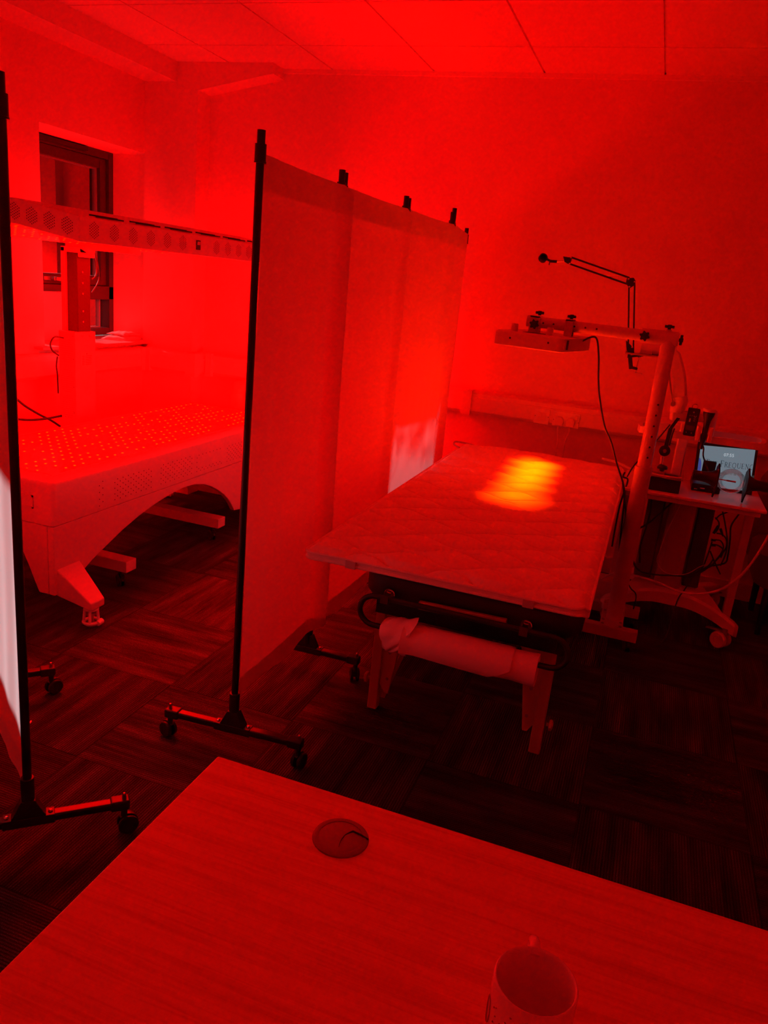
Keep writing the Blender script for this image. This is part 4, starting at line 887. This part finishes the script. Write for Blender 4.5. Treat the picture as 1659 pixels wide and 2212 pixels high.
# serif small capitals drawn with strokes: (x, y) in cap-height units
def strokes(ch_):
    t, T = .045, .105
    E_ = [([(.12, 0), (.12, 1)], T), ([(.02, 1), (.52, 1)], t), ([(.02, 0), (.56, 0)], t), ([(.12, .52), (.40, .52)], t), ([(.52, 1), (.52, .84)], t), ([(.56, 0), (.56, .17)], t), ([(.40, .60), (.40, .44)], t)]
    F_ = [([(.12, 0), (.12, 1)], T), ([(.02, 1), (.52, 1)], t), ([(.02, 0), (.24, 0)], t), ([(.12, .52), (.40, .52)], t), ([(.52, 1), (.52, .84)], t), ([(.40, .60), (.40, .44)], t)]
    arc = lambda a0, a1, rx, ry, cx, cy, w: ([(cx + rx * math.cos(math.radians(a0 + (a1 - a0) * k / 20)), cy + ry * math.sin(math.radians(a0 + (a1 - a0) * k / 20))) for k in range(21)], w)
    D = {'T': (.72, [([(.36, 0), (.36, 1)], T), ([(.02, 1), (.70, 1)], t), ([(.02, 1), (.02, .82)], t), ([(.70, 1), (.70, .82)], t), ([(.24, 0), (.48, 0)], t)]),
         'H': (.84, [([(.14, 0), (.14, 1)], T), ([(.70, 0), (.70, 1)], T), ([(.14, .52), (.70, .52)], t), ([(.02, 0), (.26, 0)], t), ([(.02, 1), (.26, 1)], t), ([(.58, 0), (.82, 0)], t), ([(.58, 1), (.82, 1)], t)]),
         'E': (.64, E_), 'F': (.60, F_),
         'R': (.72, [([(.12, 0), (.12, 1)], T), ([(.02, 0), (.24, 0)], t), ([(.02, 1), (.30, 1)], t), arc(90, -90, .24, .25, .28, .75, .085), ([(.12, .5), (.30, .5)], t), ([(.34, .5), (.66, 0)], .09), ([(.60, 0), (.74, 0)], t)]),
         'Q': (.92, [arc(0, 360, .38, .5, .44, .5, .075), ([(.46, .02), (.62, -.16), (.92, -.24)], .06)]),
         'U': (.84, [([(.14, 1), (.14, .35)], T), arc(180, 360, .28, .35, .42, .35, .075), ([(.70, .35), (.70, 1)], t), ([(.02, 1), (.26, 1)], t), ([(.60, 1), (.82, 1)], t)]),
         'N': (.84, [([(.14, 0), (.14, 1)], t), ([(.12, 1), (.70, 0)], T), ([(.70, 0), (.70, 1)], t), ([(.02, 0), (.26, 0)], t), ([(.02, 1), (.16, 1)], t), ([(.58, 1), (.82, 1)], t)]),
         'C': (.76, [arc(55, 305, .38, .5, .44, .5, .08)]), ' ': (.42, [])}
    return D[ch_]
def serif(word, u0, v0, cap_h, m, name, parent, umax):
    mb = MB(); x = u0 * SW; kx = (umax - u0) * SW / sum((strokes(c_)[0] + .13) * cap_h * (1. if i_ == 0 or word[i_ - 1] == ' ' else .8) for i_, c_ in enumerate(word)) * 1.02
    for i, ch_ in enumerate(word):
        big = i == 0 or word[i - 1] == ' '; h_ = cap_h * (1. if big else .80); wd, st_ = strokes(ch_)
        for pl_, lw in st_:
            for a, b in zip(pl_[:-1], pl_[1:]):
                A = Vector((x + a[0] * h_ * kx, v0 * SH + a[1] * h_)); B = Vector((x + b[0] * h_ * kx, v0 * SH + b[1] * h_)); dd_ = (B - A).normalized() if (B - A).length > 0 else Vector((1, 0)); nn = Vector((-dd_.y, dd_.x)) * lw * h_ / 2
                q_ = [A + nn - dd_ * .0001, B + nn + dd_ * .0001, B - nn + dd_ * .0001, A - nn - dd_ * .0001]
                if max(p_.x for p_ in q_) > umax * SW: continue
                mb.add([O + ex * p_.x + ey * p_.y + ez * .0018 for p_ in q_], [(0, 1, 2, 3)])
        x += (wd + .13) * h_ * kx
    return mb.build(name, m, parent)
serif('THE FREQUENC', .165, .545, .0300, SCRINK, 'title_lettering', sn, .955)
text('07:55', .0210, on(.455, .755, .0015), ex, ey, SCRWHITE, 'clock_lettering', sn, .0002)
text('Biofeedback & Frequenc', .0200, on(.275, .40, .0015), ex, ey, SCRGREY, 'subtitle_lettering', sn, .0002)
bs_ = MB().box((.262, 3.88, SZ), (.39, 4.05, SZ + .035)); bs_.box((.30, 4.0, SZ + .02), (.36, 4.07, SZ + .13))
bs_.build('screen_base', BLACKP, sn, bevel=.004)
bl_ = MB().box((.30, 3.8785, SZ + .014), (.322, 3.8795, SZ + .020)).box((.275, 3.8785, SZ + .008), (.290, 3.8795, SZ + .012)); bl_.build('status_light', CHROME, sn)

pb_ = thing('plasma_ball_tube', 'clear glass ball between black flanges on a horizontal black tube on trolley', 'plasma tube', (.43, 3.78, SZ))
C = Vector((.416, 3.775, .792)); D1 = Vector((1, .04, -.02)).normalized()
MB().sphere(C, .0575, 36, 24, (1.03, 1, 1)).build('glass_ball', CLEAR, pb_)
MB().lathe(C - D1 * .02, D1, [(.0001, 0), (.004, .001), (.004, .04), (.0001, .041)], 12).cyl(C - D1 * .055, C - D1 * .018, .0025).build('electrode', CHROME, pb_)
for s_ in (-1, 1):
    c0 = C + D1 * .0605 * s_; a_ = D1.orthogonal().normalized(); up_v = Vector((0, 0, 1)); sd = D1.cross(up_v).normalized()
    hexp = [(.0, .072), (.05, .045), (.062, -.02), (.020, -.062), (.0, -.089), (-.020, -.062), (-.062, -.02), (-.05, .045)]
    MB().prism(hexp, c0, sd, up_v, D1 * .007 * s_).build('flange', BLACKP, pb_, bevel=.001)
    MB().lathe(c0 + D1 * .007 * s_, D1 * s_, [(.044, 0), (.040, .006), (.030, .022), (.025, .04), (.0235, .06), (.0235, .10 if s_ < 0 else .28), (.0001, .10 if s_ < 0 else .28)], 28).build('tube', BLACKP, pb_)

bb = thing('control_box', 'black control box with clear lid at the left end of the trolley shelf', 'box', (.10, 3.78, SZ))
MB().box((.030, 3.735, SZ), (.205, 3.87, SZ + .062)).build('box_body', BLACKP, bb, bevel=.002)
MB().box((.028, 3.733, SZ + .063), (.212, 3.90, SZ + .088)).build('clear_lid', CLEAR, bb)
cd_ = MB().box((.06, 3.77, SZ + .066), (.12, 3.80, SZ + .070)).box((.13, 3.82, SZ + .066), (.19, 3.85, SZ + .07)); cd_.build('inner_board', GREYP, bb)
MB().tube(smooth([(.02, 3.725, SZ + .085), (.10, 3.722, SZ + .076), (.205, 3.724, SZ + .078)]), .005).build('clear_rod', mat('pale_rod', (.7, .66, .64), .3), bb)
MB().lathe((.115, 3.83, SZ + .089), (0, 0, 1), [(.024, 0), (.024, .008), (.018, .016), (.0001, .018)], 20).build('round_knob', BLACKP, bb)

rm = thing('remote_meter', 'black handheld remote with small display hanging from the trolley arm', 'remote', (.19, 3.87, .93))
M0 = Vector((0.174, 3.870, 0.956)); M1 = Vector((0.227, 3.870, 0.955)); M3 = Vector((0.166, 3.870, 1.086)); mx_ = (M1 - M0).normalized(); my_ = (M3 - M0); MHt = my_.length; my_ = (my_ - mx_ * my_.dot(mx_)).normalized(); mz_ = mx_.cross(my_); MW = (M1 - M0).length
MB().prism(rrect(0, MW, 0, MHt, .006, 4), M0 - mz_ * .009, mx_, my_, mz_ * .018).build('remote_body', BLACKP, rm, bevel=.003)
def onm(u, v, k=.0094): return M0 + mx_ * u * MW + my_ * v * MHt + mz_ * k
def pad(u0, u1, v0, v1, m, n_):
    MB().add([onm(u0, v0), onm(u1, v0), onm(u1, v1), onm(u0, v1)], [(0, 1, 2, 3)]).build(n_, m, rm)
pad(.12, .86, .20, .38, mat('lcd', (.12, .06, .06), .2), 'remote_display')
bn = MB()
for k in range(4): bn.disc(onm(.25 + .17 * k, .73), mz_, .0022, 8)
for k in range(3): bn.add([onm(.60, .55 + .07 * k), onm(.76, .55 + .07 * k), onm(.76, .57 + .07 * k), onm(.60, .57 + .07 * k)], [(0, 1, 2, 3)])
bn.add([onm(.25, .50), onm(.38, .50), onm(.38, .63), onm(.25, .63)], [(0, 1, 2, 3)]); bn.disc(onm(.5, .86), mz_, .004, 8); bn.disc(onm(.25, .12), mz_, .003, 8); bn.disc(onm(.68, .12), mz_, .003, 8)
bn.build('remote_buttons', mat('button_grey', (.42, .38, .40), .4), rm)
MB().tube([onm(.5, 1.0, 0) + (mx_ * math.cos(t) + my_ * (math.sin(t) + .6)) * .012 for t in [2 * PI * k / 18 for k in range(18)]], .0022, 6, True).build('hanging_ring', CHROME, rm)

wd_ = thing('probe_wand', 'black wand with flared head standing in the white twin holder', 'probe', (.275, 3.86, .9))
W0, W1_ = Vector((0.266, 3.860, 0.926)), Vector((0.268, 3.860, 1.092)); dw = (W1_ - W0).normalized(); LW = (W1_ - W0).length
MB().lathe(W0, dw, [(.006, 0), (.011, .01), (.013, LW * .5), (.016, LW * .68), (.024, LW * .82), (.026, LW * .88), (.0255, LW * .92), (.0001, LW * .92)], 24).build('handle', BLACKP, wd_)
MB().lathe(W0 + dw * LW * .92, dw, [(.0265, 0), (.0285, .002), (.0285, LW * .08), (.024, LW * .1), (.0001, LW * .1)], 24).build('probe_tip', WHITE, wd_)
MB().tube(smooth([W0, (0.277, 3.860, 0.910), (0.283, 3.860, 0.873), (0.305, 3.860, 0.832), (0.324, 3.840, 0.797)]), .0035).cyl(W0 - dw * .022, W0 + dw * .004, .008, n=14).build('lead', BLACKP, wd_)
hw = thing('probe_holder', 'white twin-pronged holder on the trolley rail carrying the black wand', 'holder', (.275, 3.88, .93))
for s_ in (-1, 1):
    b0 = W0 + dw * .012 + Vector((.026 * s_, .0, 0)); 
    MB().bar(b0, b0 + dw * .072, .020, .034, (0, 1, 0)).build('prong', WHITE, hw, bevel=.006, seg=3)
MB().bar(W0 + dw * .03 + Vector((-.03, .028, 0)), W0 + dw * .03 + Vector((.03, .028, 0)), .02, .03).build('back_plate', WHITE, hw, bevel=.003)

cp_ = thing('coil_applicator', 'black ring-shaped applicator hanging by a strap from the trolley rail', 'applicator', (.05, 3.87, .85))
RC_ = Vector((0.111, 3.870, 0.868))
MB().lathe(RC_ + Vector((0, .006, 0)), (0, -1, 0), [(.010, 0), (.024, 0), (.026, .003), (.026, .010), (.024, .013), (.010, .013), (.010, 0)], 32).build('ring', BLACKP, cp_)
MB().cyl(RC_ + Vector((.0, .004, 0)), RC_ + Vector((0, -.006, 0)), .009, n=16).build('hub', CHROME, cp_)
MB().bar(Vector((0.113, 3.870, 0.893)), Vector((0.117, 3.870, 0.978)), .018, .004, (0, 1, 0)).bar(Vector((0.118, 3.880, 0.977)), Vector((0.155, 3.930, 1.047)), .014, .004, (0, 1, 0)).build('strap', BLACKP, cp_)
MB().tube(smooth([(0.127, 3.880, 0.895), (0.130, 3.880, 0.945), (0.135, 3.900, 0.974)]), .003).build('lead', BLACKP, cp_)
MB().cyl((0.106, 3.870, 0.840), (0.107, 3.870, 0.803), .0075, n=14).build('plug_sleeve', WHITE, cp_)
MB().tube(smooth([(0.107, 3.870, 0.803), (0.110, 3.860, 0.776), (0.124, 3.850, 0.778)]), .0055).build('plug', BLACKP, cp_)

# towers standing on the trolley base
def tower(label, x0, x1_, y0, y1, z0, z1, m, bev, slots=True):
    t = thing('device_tower', label, 'device', ((x0 + x1_) / 2, (y0 + y1) / 2, z0), 'devices under the trolley shelf')
    MB().prism([(x0 + bev, y0), (x1_ - bev, y0), (x1_, y0 + bev), (x1_, y1), (x0, y1), (x0, y0 + bev)], (0, 0, z0), (1, 0, 0), (0, 1, 0), (0, 0, z1 - z0)).build('casing', m, t, bevel=.002)
    if slots:
        s_ = MB()
        for k in range(22): s_.box((x1_ - .0005, y0 + bev + .03, z0 + .10 + k * .010), (x1_ + .0008, y0 + bev + .07, z0 + .104 + k * .010))
        s_.build('side_vents', DOTS, t)
        q = MB().box((x1_ - .0005, y0 + bev + .02, z0 + .02), (x1_ + .002, y0 + bev + .09, z0 + .07)); q.build('connector_plate', GREYP, t, bevel=.001)
    return t
tower('tall grey device tower standing upright on the middle of the trolley base', .185, .305, 3.845, 4.0, .203, .655, TOWERM, .022)
tower('dark tower half hidden right of the middle device tower', .318, .395, 3.93, 4.05, .203, .655, mat('black_casing', (.09, .08, .085), .45), .008, False)
tower('dark tower half hidden left of the middle device tower', .085, .168, 3.95, 4.05, .202, .655, mat('dark_casing', (.24, .22, .23), .45), .008, False)

# white adapter block under the bed edge
ab = thing('adapter_block', 'white adapter block on the floor by the pole stand foot', 'adapter', (-.03, 3.86, 0))
MB().box((-.085, 3.86, 0), (.005, 3.98, .17)).build('adapter_body', WHITE, ab, bevel=.008)

# cables of the trolley
cable('hose_cable', [(0.607, 3.620, 0.659), (0.576, 3.620, 0.530), (0.532, 3.630, 0.411), (0.467, 3.640, 0.321), (0.378, 3.650, 0.272), (0.289, 3.670, 0.258), (0.193, 3.700, 0.270), (0.085, 3.740, 0.268), (-0.001, 3.800, 0.241), (-0.062, 3.860, 0.177)], .0058, WHITE, 'thick white cable sagging in front of the trolley base')
cable('hose_cable', [(-0.162, 3.740, 0.807), (-0.097, 3.740, 0.802), (-0.026, 3.730, 0.784), (0.045, 3.725, 0.775), (0.138, 3.725, 0.772)], .0052, WHITE, 'white cable coming over the topper edge towards the control box')
blk = [('black cable bent along the top of the trolley base', [(0.037, 3.800, 0.426), (0.062, 3.800, 0.335), (0.103, 3.800, 0.279), (0.180, 3.790, 0.277), (0.273, 3.790, 0.293), (0.354, 3.790, 0.311), (0.437, 3.850, 0.377)], .0042),
       ('black cable dropping from under the right end of the shelf', [(0.483, 3.750, 0.666), (0.458, 3.760, 0.592), (0.469, 3.780, 0.521), (0.478, 3.800, 0.436), (0.477, 3.830, 0.389), (0.431, 3.850, 0.358)], .0038),
       ('black cable crossing the trolley base down to the carpet', [(0.434, 3.840, 0.367), (0.353, 3.780, 0.314), (0.320, 3.740, 0.245), (0.301, 3.760, 0.173), (.27, 3.62, .02), (.20, 3.55, .006)], .0032),
       ('black cable hanging under the left end of the trolley shelf', [(0.093, 3.800, 0.655), (0.101, 3.800, 0.580), (0.095, 3.800, 0.497), (0.087, 3.800, 0.401), (0.100, 3.800, 0.319)], .0042),
       ('black cable sloping from the middle tower down to the pole', [(0.199, 3.820, 0.652), (0.152, 3.800, 0.590), (0.101, 3.790, 0.524), (0.050, 3.780, 0.475), (0.015, 3.760, 0.409)], .0042),
       ('black cable running down the near side of the pole stand', [(-0.048, 3.660, 0.732), (-0.025, 3.660, 0.647), (-0.007, 3.640, 0.588), (-0.005, 3.640, 0.498), (0.000, 3.660, 0.377)], .004),
       ('black cable looping beside the topper at shelf height', [(-0.047, 3.720, 0.765), (-0.051, 3.720, 0.742), (-0.028, 3.720, 0.732), (-0.033, 3.700, 0.682), (-0.041, 3.680, 0.605), (-0.042, 3.680, 0.502), (-0.041, 3.700, 0.403)], .004),
       ('black cable reaching from the trolley rail across the pole', [(0.111, 3.900, 0.989), (0.067, 3.800, 0.925), (0.028, 3.720, 0.866), (-0.012, 3.700, 0.808), (-0.033, 3.700, 0.749)], .0032),
       ('black cable lying along the floor beside the pole foot', [(0.046, 3.620, 0.288), (0.078, 3.640, 0.236), (0.111, 3.680, 0.187), (.12, 3.78, .03), (.2, 3.86, .006)], .0032)]
for lab, pts, r_ in blk: cable('power_cable', pts, r_, BLACKP, lab)
tgt = thing('cable_tangle', 'tangle of thin black leads bunched behind the right side of the trolley', 'cables', (.44, 3.9, .4))
for pts, dy in (([(0.419, 3.900, 0.628), (0.445, 3.900, 0.564), (0.470, 3.890, 0.489), (0.477, 3.880, 0.423), (0.464, 3.860, 0.362)], 0), ([(0.436, 3.920, 0.631), (0.450, 3.920, 0.617), (0.419, 3.920, 0.595), (0.403, 3.920, 0.569)], 0),
                ([(0.399, 3.910, 0.580), (0.419, 3.910, 0.560), (0.423, 3.910, 0.533), (0.415, 3.910, 0.508)], 0), ([(0.419, 3.900, 0.507), (0.445, 3.900, 0.505), (0.467, 3.890, 0.486), (0.471, 3.880, 0.445), (0.449, 3.870, 0.396), (0.430, 3.860, 0.365)], 0),
                ([(0.416, 3.900, 0.473), (0.443, 3.900, 0.474), (0.461, 3.890, 0.452), (0.457, 3.880, 0.419), (0.438, 3.870, 0.377)], 0), ([(0.406, 3.900, 0.447), (0.436, 3.900, 0.449), (0.463, 3.890, 0.434), (0.460, 3.880, 0.396)], 0),
                ([(0.409, 3.910, 0.459), (0.402, 3.890, 0.404), (0.391, 3.860, 0.347), (0.372, 3.830, 0.309)], 0), ([(0.409, 3.900, 0.414), (0.439, 3.880, 0.367), (0.477, 3.900, 0.309)], 0), ([(0.429, 3.880, 0.382), (0.412, 3.860, 0.351), (0.378, 3.840, 0.326), (0.355, 3.830, 0.310)], 0)):
    MB().tube(smooth(pts), .0034).build('lead', BLACKP, tgt)
pgs = MB()
for a, b in (((0.407, 3.900, 0.504), (0.417, 3.900, 0.546)), ((0.431, 3.900, 0.533), (0.450, 3.900, 0.499)), ((0.402, 3.900, 0.470), (0.423, 3.900, 0.470)), ((0.405, 3.900, 0.445), (0.428, 3.900, 0.445))): pgs.cyl(a, b, .007, .004, 12)
pgs.build('plug', BLACKP, tgt)
cable('lead_wire', [(0.063, 3.930, 0.995), (0.053, 3.900, 0.941), (0.059, 3.900, 0.863), (0.052, 3.880, 0.797), (0.054, 3.860, 0.755)], .0018, WHITE, 'thin pale wire falling from the left loop of the trolley rail')
cable('lead_wire', [(0.229, 3.840, 0.630), (0.194, 3.830, 0.485), (0.180, 3.820, 0.390), (0.180, 3.810, 0.333), (0.230, 3.790, 0.296), (0.312, 3.780, 0.312), (0.367, 3.800, 0.353), (0.406, 3.830, 0.371)], .0018, WHITE, 'thin pale wire curving in front of the middle device tower')

# ================================================================ wall sockets
so_ = thing('fused_spur', 'white fused spur plate on the trunking, left of the double socket', 'socket', (-.55, 4.43, .865))
MB().box((-.600, 4.420, .822), (-.514, 4.431, .908)).build('faceplate', WHITE, so_, bevel=.003)
MB().box((-.580, 4.416, .842), (-.534, 4.421, .888)).build('fuse_carrier', TRUNK, so_, bevel=.002)
MB().box((-.572, 4.413, .860), (-.556, 4.417, .884)).build('switch', TRUNK, so_, bevel=.002)
for x_ in (-.594, -.520): MB().lathe((x_, 4.420, .865), (0, -1, 0), [(.003, 0), (.0001, .0015)], 8).build('screw', GREYP, so_)
ds = thing('double_socket', 'white double wall socket on the trunking above the topper end', 'socket', (-.42, 4.43, .865))
MB().box((-.494, 4.420, .822), (-.346, 4.431, .908)).build('faceplate', WHITE, ds, bevel=.003)
for x_ in (-.482, -.364): MB().box((x_ - .007, 4.414, .885 - .012), (x_ + .007, 4.421, .885 + .012)).build('switch', TRUNK, ds, bevel=.002)
for x_ in (-.489, -.351): MB().lathe((x_, 4.420, .858), (0, -1, 0), [(.003, 0), (.0001, .0015)], 8).build('screw', GREYP, ds)
for x_, lab, xe in ((-.455, 'left white plug in the double wall socket with cord hanging', -.445), (-.393, 'right white plug in the double wall socket with cord hanging', -.405)):
    pg = thing('mains_plug', lab, 'plug', (x_, 4.40, .85), 'plugs in the double wall socket')
    MB().prism([(-.022, -.022), (.022, -.022), (.025, .010), (.012, .026), (-.012, .026), (-.025, .010)], (x_, 4.392, .852), (1, 0, 0), (0, 0, 1), (0, .028, 0)).build('plug_body', TRUNK, pg, bevel=.004)
    MB().tube(smooth([(x_, 4.402, .832), (x_ + .001, 4.402, .80), (xe, 4.405, .74), (xe, 4.41, .66), (xe, 4.42, .3)]), .0038).build('cord', TRUNK, pg)

# upholstered chair behind the trolley at the right edge
rc = thing('upholstered_chair', 'dark upholstered tub chair behind the trolley by the right picture edge', 'chair', (.95, 4.15, 0))
MB().loft([[Vector((x, y, z)) for x, y in rrect(.635 + i, 1.25 - i, 3.95 + i, 4.44 - i, .09, 8)] for z, i in ((.235, .05), (.26, .015), (.33, 0), (.42, .0), (.45, .03))]).build('seat', DARKUP, rc, angle=50)
MB().loft([[Vector((x, y, z)) for x, y in rrect(.615 + i, 1.27 - i, 4.28 + i * .4, 4.43, .05, 8)] for z, i in ((.30, .03), (.34, 0), (.72, 0.005), (.77, .03), (.79, .07))]).build('backrest', DARKUP, rc, angle=50)
for x_ in (.72, 1.18):
    for y_ in (4.02, 4.36): MB().cyl((x_, y_, 0), (x_, y_, .25), .014, .02, 14).build('leg', BLACK, rc)

# ================================================================ desk in the foreground
dk = thing('desk', 'large beech office desk in the foreground with a cable grommet', 'desk', (.3, .55, 0))
DX0, DX1, DY0, DY1, DZ = -.563, 1.24, .17, .980, .73
MB().box((DX0, DY0, DZ - .025), (DX1, DY1, DZ)).build('desktop', DESK, dk, bevel=.0025)
for x_ in (DX0 + .06, DX1 - .12): MB().box((x_, DY0 + .12, .0), (x_ + .05, DY1 - .10, .03)).box((x_, .62, .03), (x_ + .05, .70, DZ - .025)).build('leg', GREYP, dk, bevel=.004)
MB().box((DX0 + .11, .70, .35), (DX1 - .12, .72, DZ - .025)).build('modesty_panel', DESK, dk)
GC = Vector((-.304, .889, DZ))
gr = MB().lathe(GC, (0, 0, 1), [(.0325, .0005), (.0325, .003), (.036, .0035), (.0405, .002), (.0415, .0)], 48).build('grommet_ring', mat('grommet_grey', (.24, .22, .24), .4), dk)
MB().lathe(GC, (0, 0, 1), [(.0325, 0), (.0325, .0022), (.030, .003), (.0001, .003)], 48).build('grommet_cap', mat('grommet_cap_grey', (.30, .28, .30), .42), gr)
gp = [(-0.298, 0.867, 0.734), (-0.300, 0.881, 0.734), (-0.299, 0.895, 0.733), (-0.292, 0.906, 0.734)]; gp2 = [(-0.292, 0.906, 0.734), (-0.279, 0.904, 0.734), (-0.266, 0.901, 0.733)]
MB().tube(smooth(gp), lambda t: .0003 + .0007 * t, 6).tube(gp2, .0012, 6).build('grommet_slot', DOTS, gr)

mg = thing('mug', 'white mug with faint printed pattern at the bottom of the picture', 'mug', (.000, .678, DZ))
MC = Vector((.000, .678, DZ)); MR = .0445
MB().lathe(MC, (0, 0, 1), [(.0001, .001), (.034, .001), (.037, .0), (.041, .004), (.0432, .018), (MR, .05), (MR, .088), (MR - .0008, .0905), (MR - .0018, .0912), (MR - .0030, .0905), (MR - .0036, .088), (MR - .0040, .05), (.038, .012), (.03, .007), (.0001, .006)], 64).build('mug_body', mat('mug_ceramic', (.92, .84, .86), .18), mg, angle=60)
hang = math.radians(99); hv = Vector((math.cos(hang), math.sin(hang), 0))
hs_ = smooth([MC + hv * .041 + Vector((0, 0, .080)), MC + hv * .054 + Vector((0, 0, .0835)), MC + hv * .069 + Vector((0, 0, .074)), MC + hv * .074 + Vector((0, 0, .052)), MC + hv * .065 + Vector((0, 0, .028)), MC + hv * .043 + Vector((0, 0, .02))])
MB().tube(hs_, .0062, 12).build('mug_handle', mat('mug_handle_ceramic', (.92, .84, .86), .18), mg)
pt_ = MB()
def onmug(ang, z): return MC + Vector((math.cos(ang) * (MR + .0002), math.sin(ang) * (MR + .0002), z))
pt_.tube([onmug(math.radians(197) + .16 * math.cos(t), .046 + .017 * math.sin(t)) for t in [2 * PI * k / 32 for k in range(32)]], .0008, 6, True)
for _ in range(26): a_ = math.radians(random.uniform(205, 275)); pt_.sphere(onmug(a_, random.uniform(.02, .075)), random.uniform(.0006, .0014), 8, 5, (1, 1, .6))
pt_.build('mug_print', mat('mug_ink', (.30, .14, .16), .5), mg)

# scrap on the carpet
tag(MB().tube(smooth([(-1.713, 1.743, 0.004), (-1.716, 1.754, 0.006), (-1.726, 1.777, 0.004)]), .003, 6).build('paper_scrap', PAPER), 'tiny pale curl of paper on the carpet by the left screen pole', 'scrap')
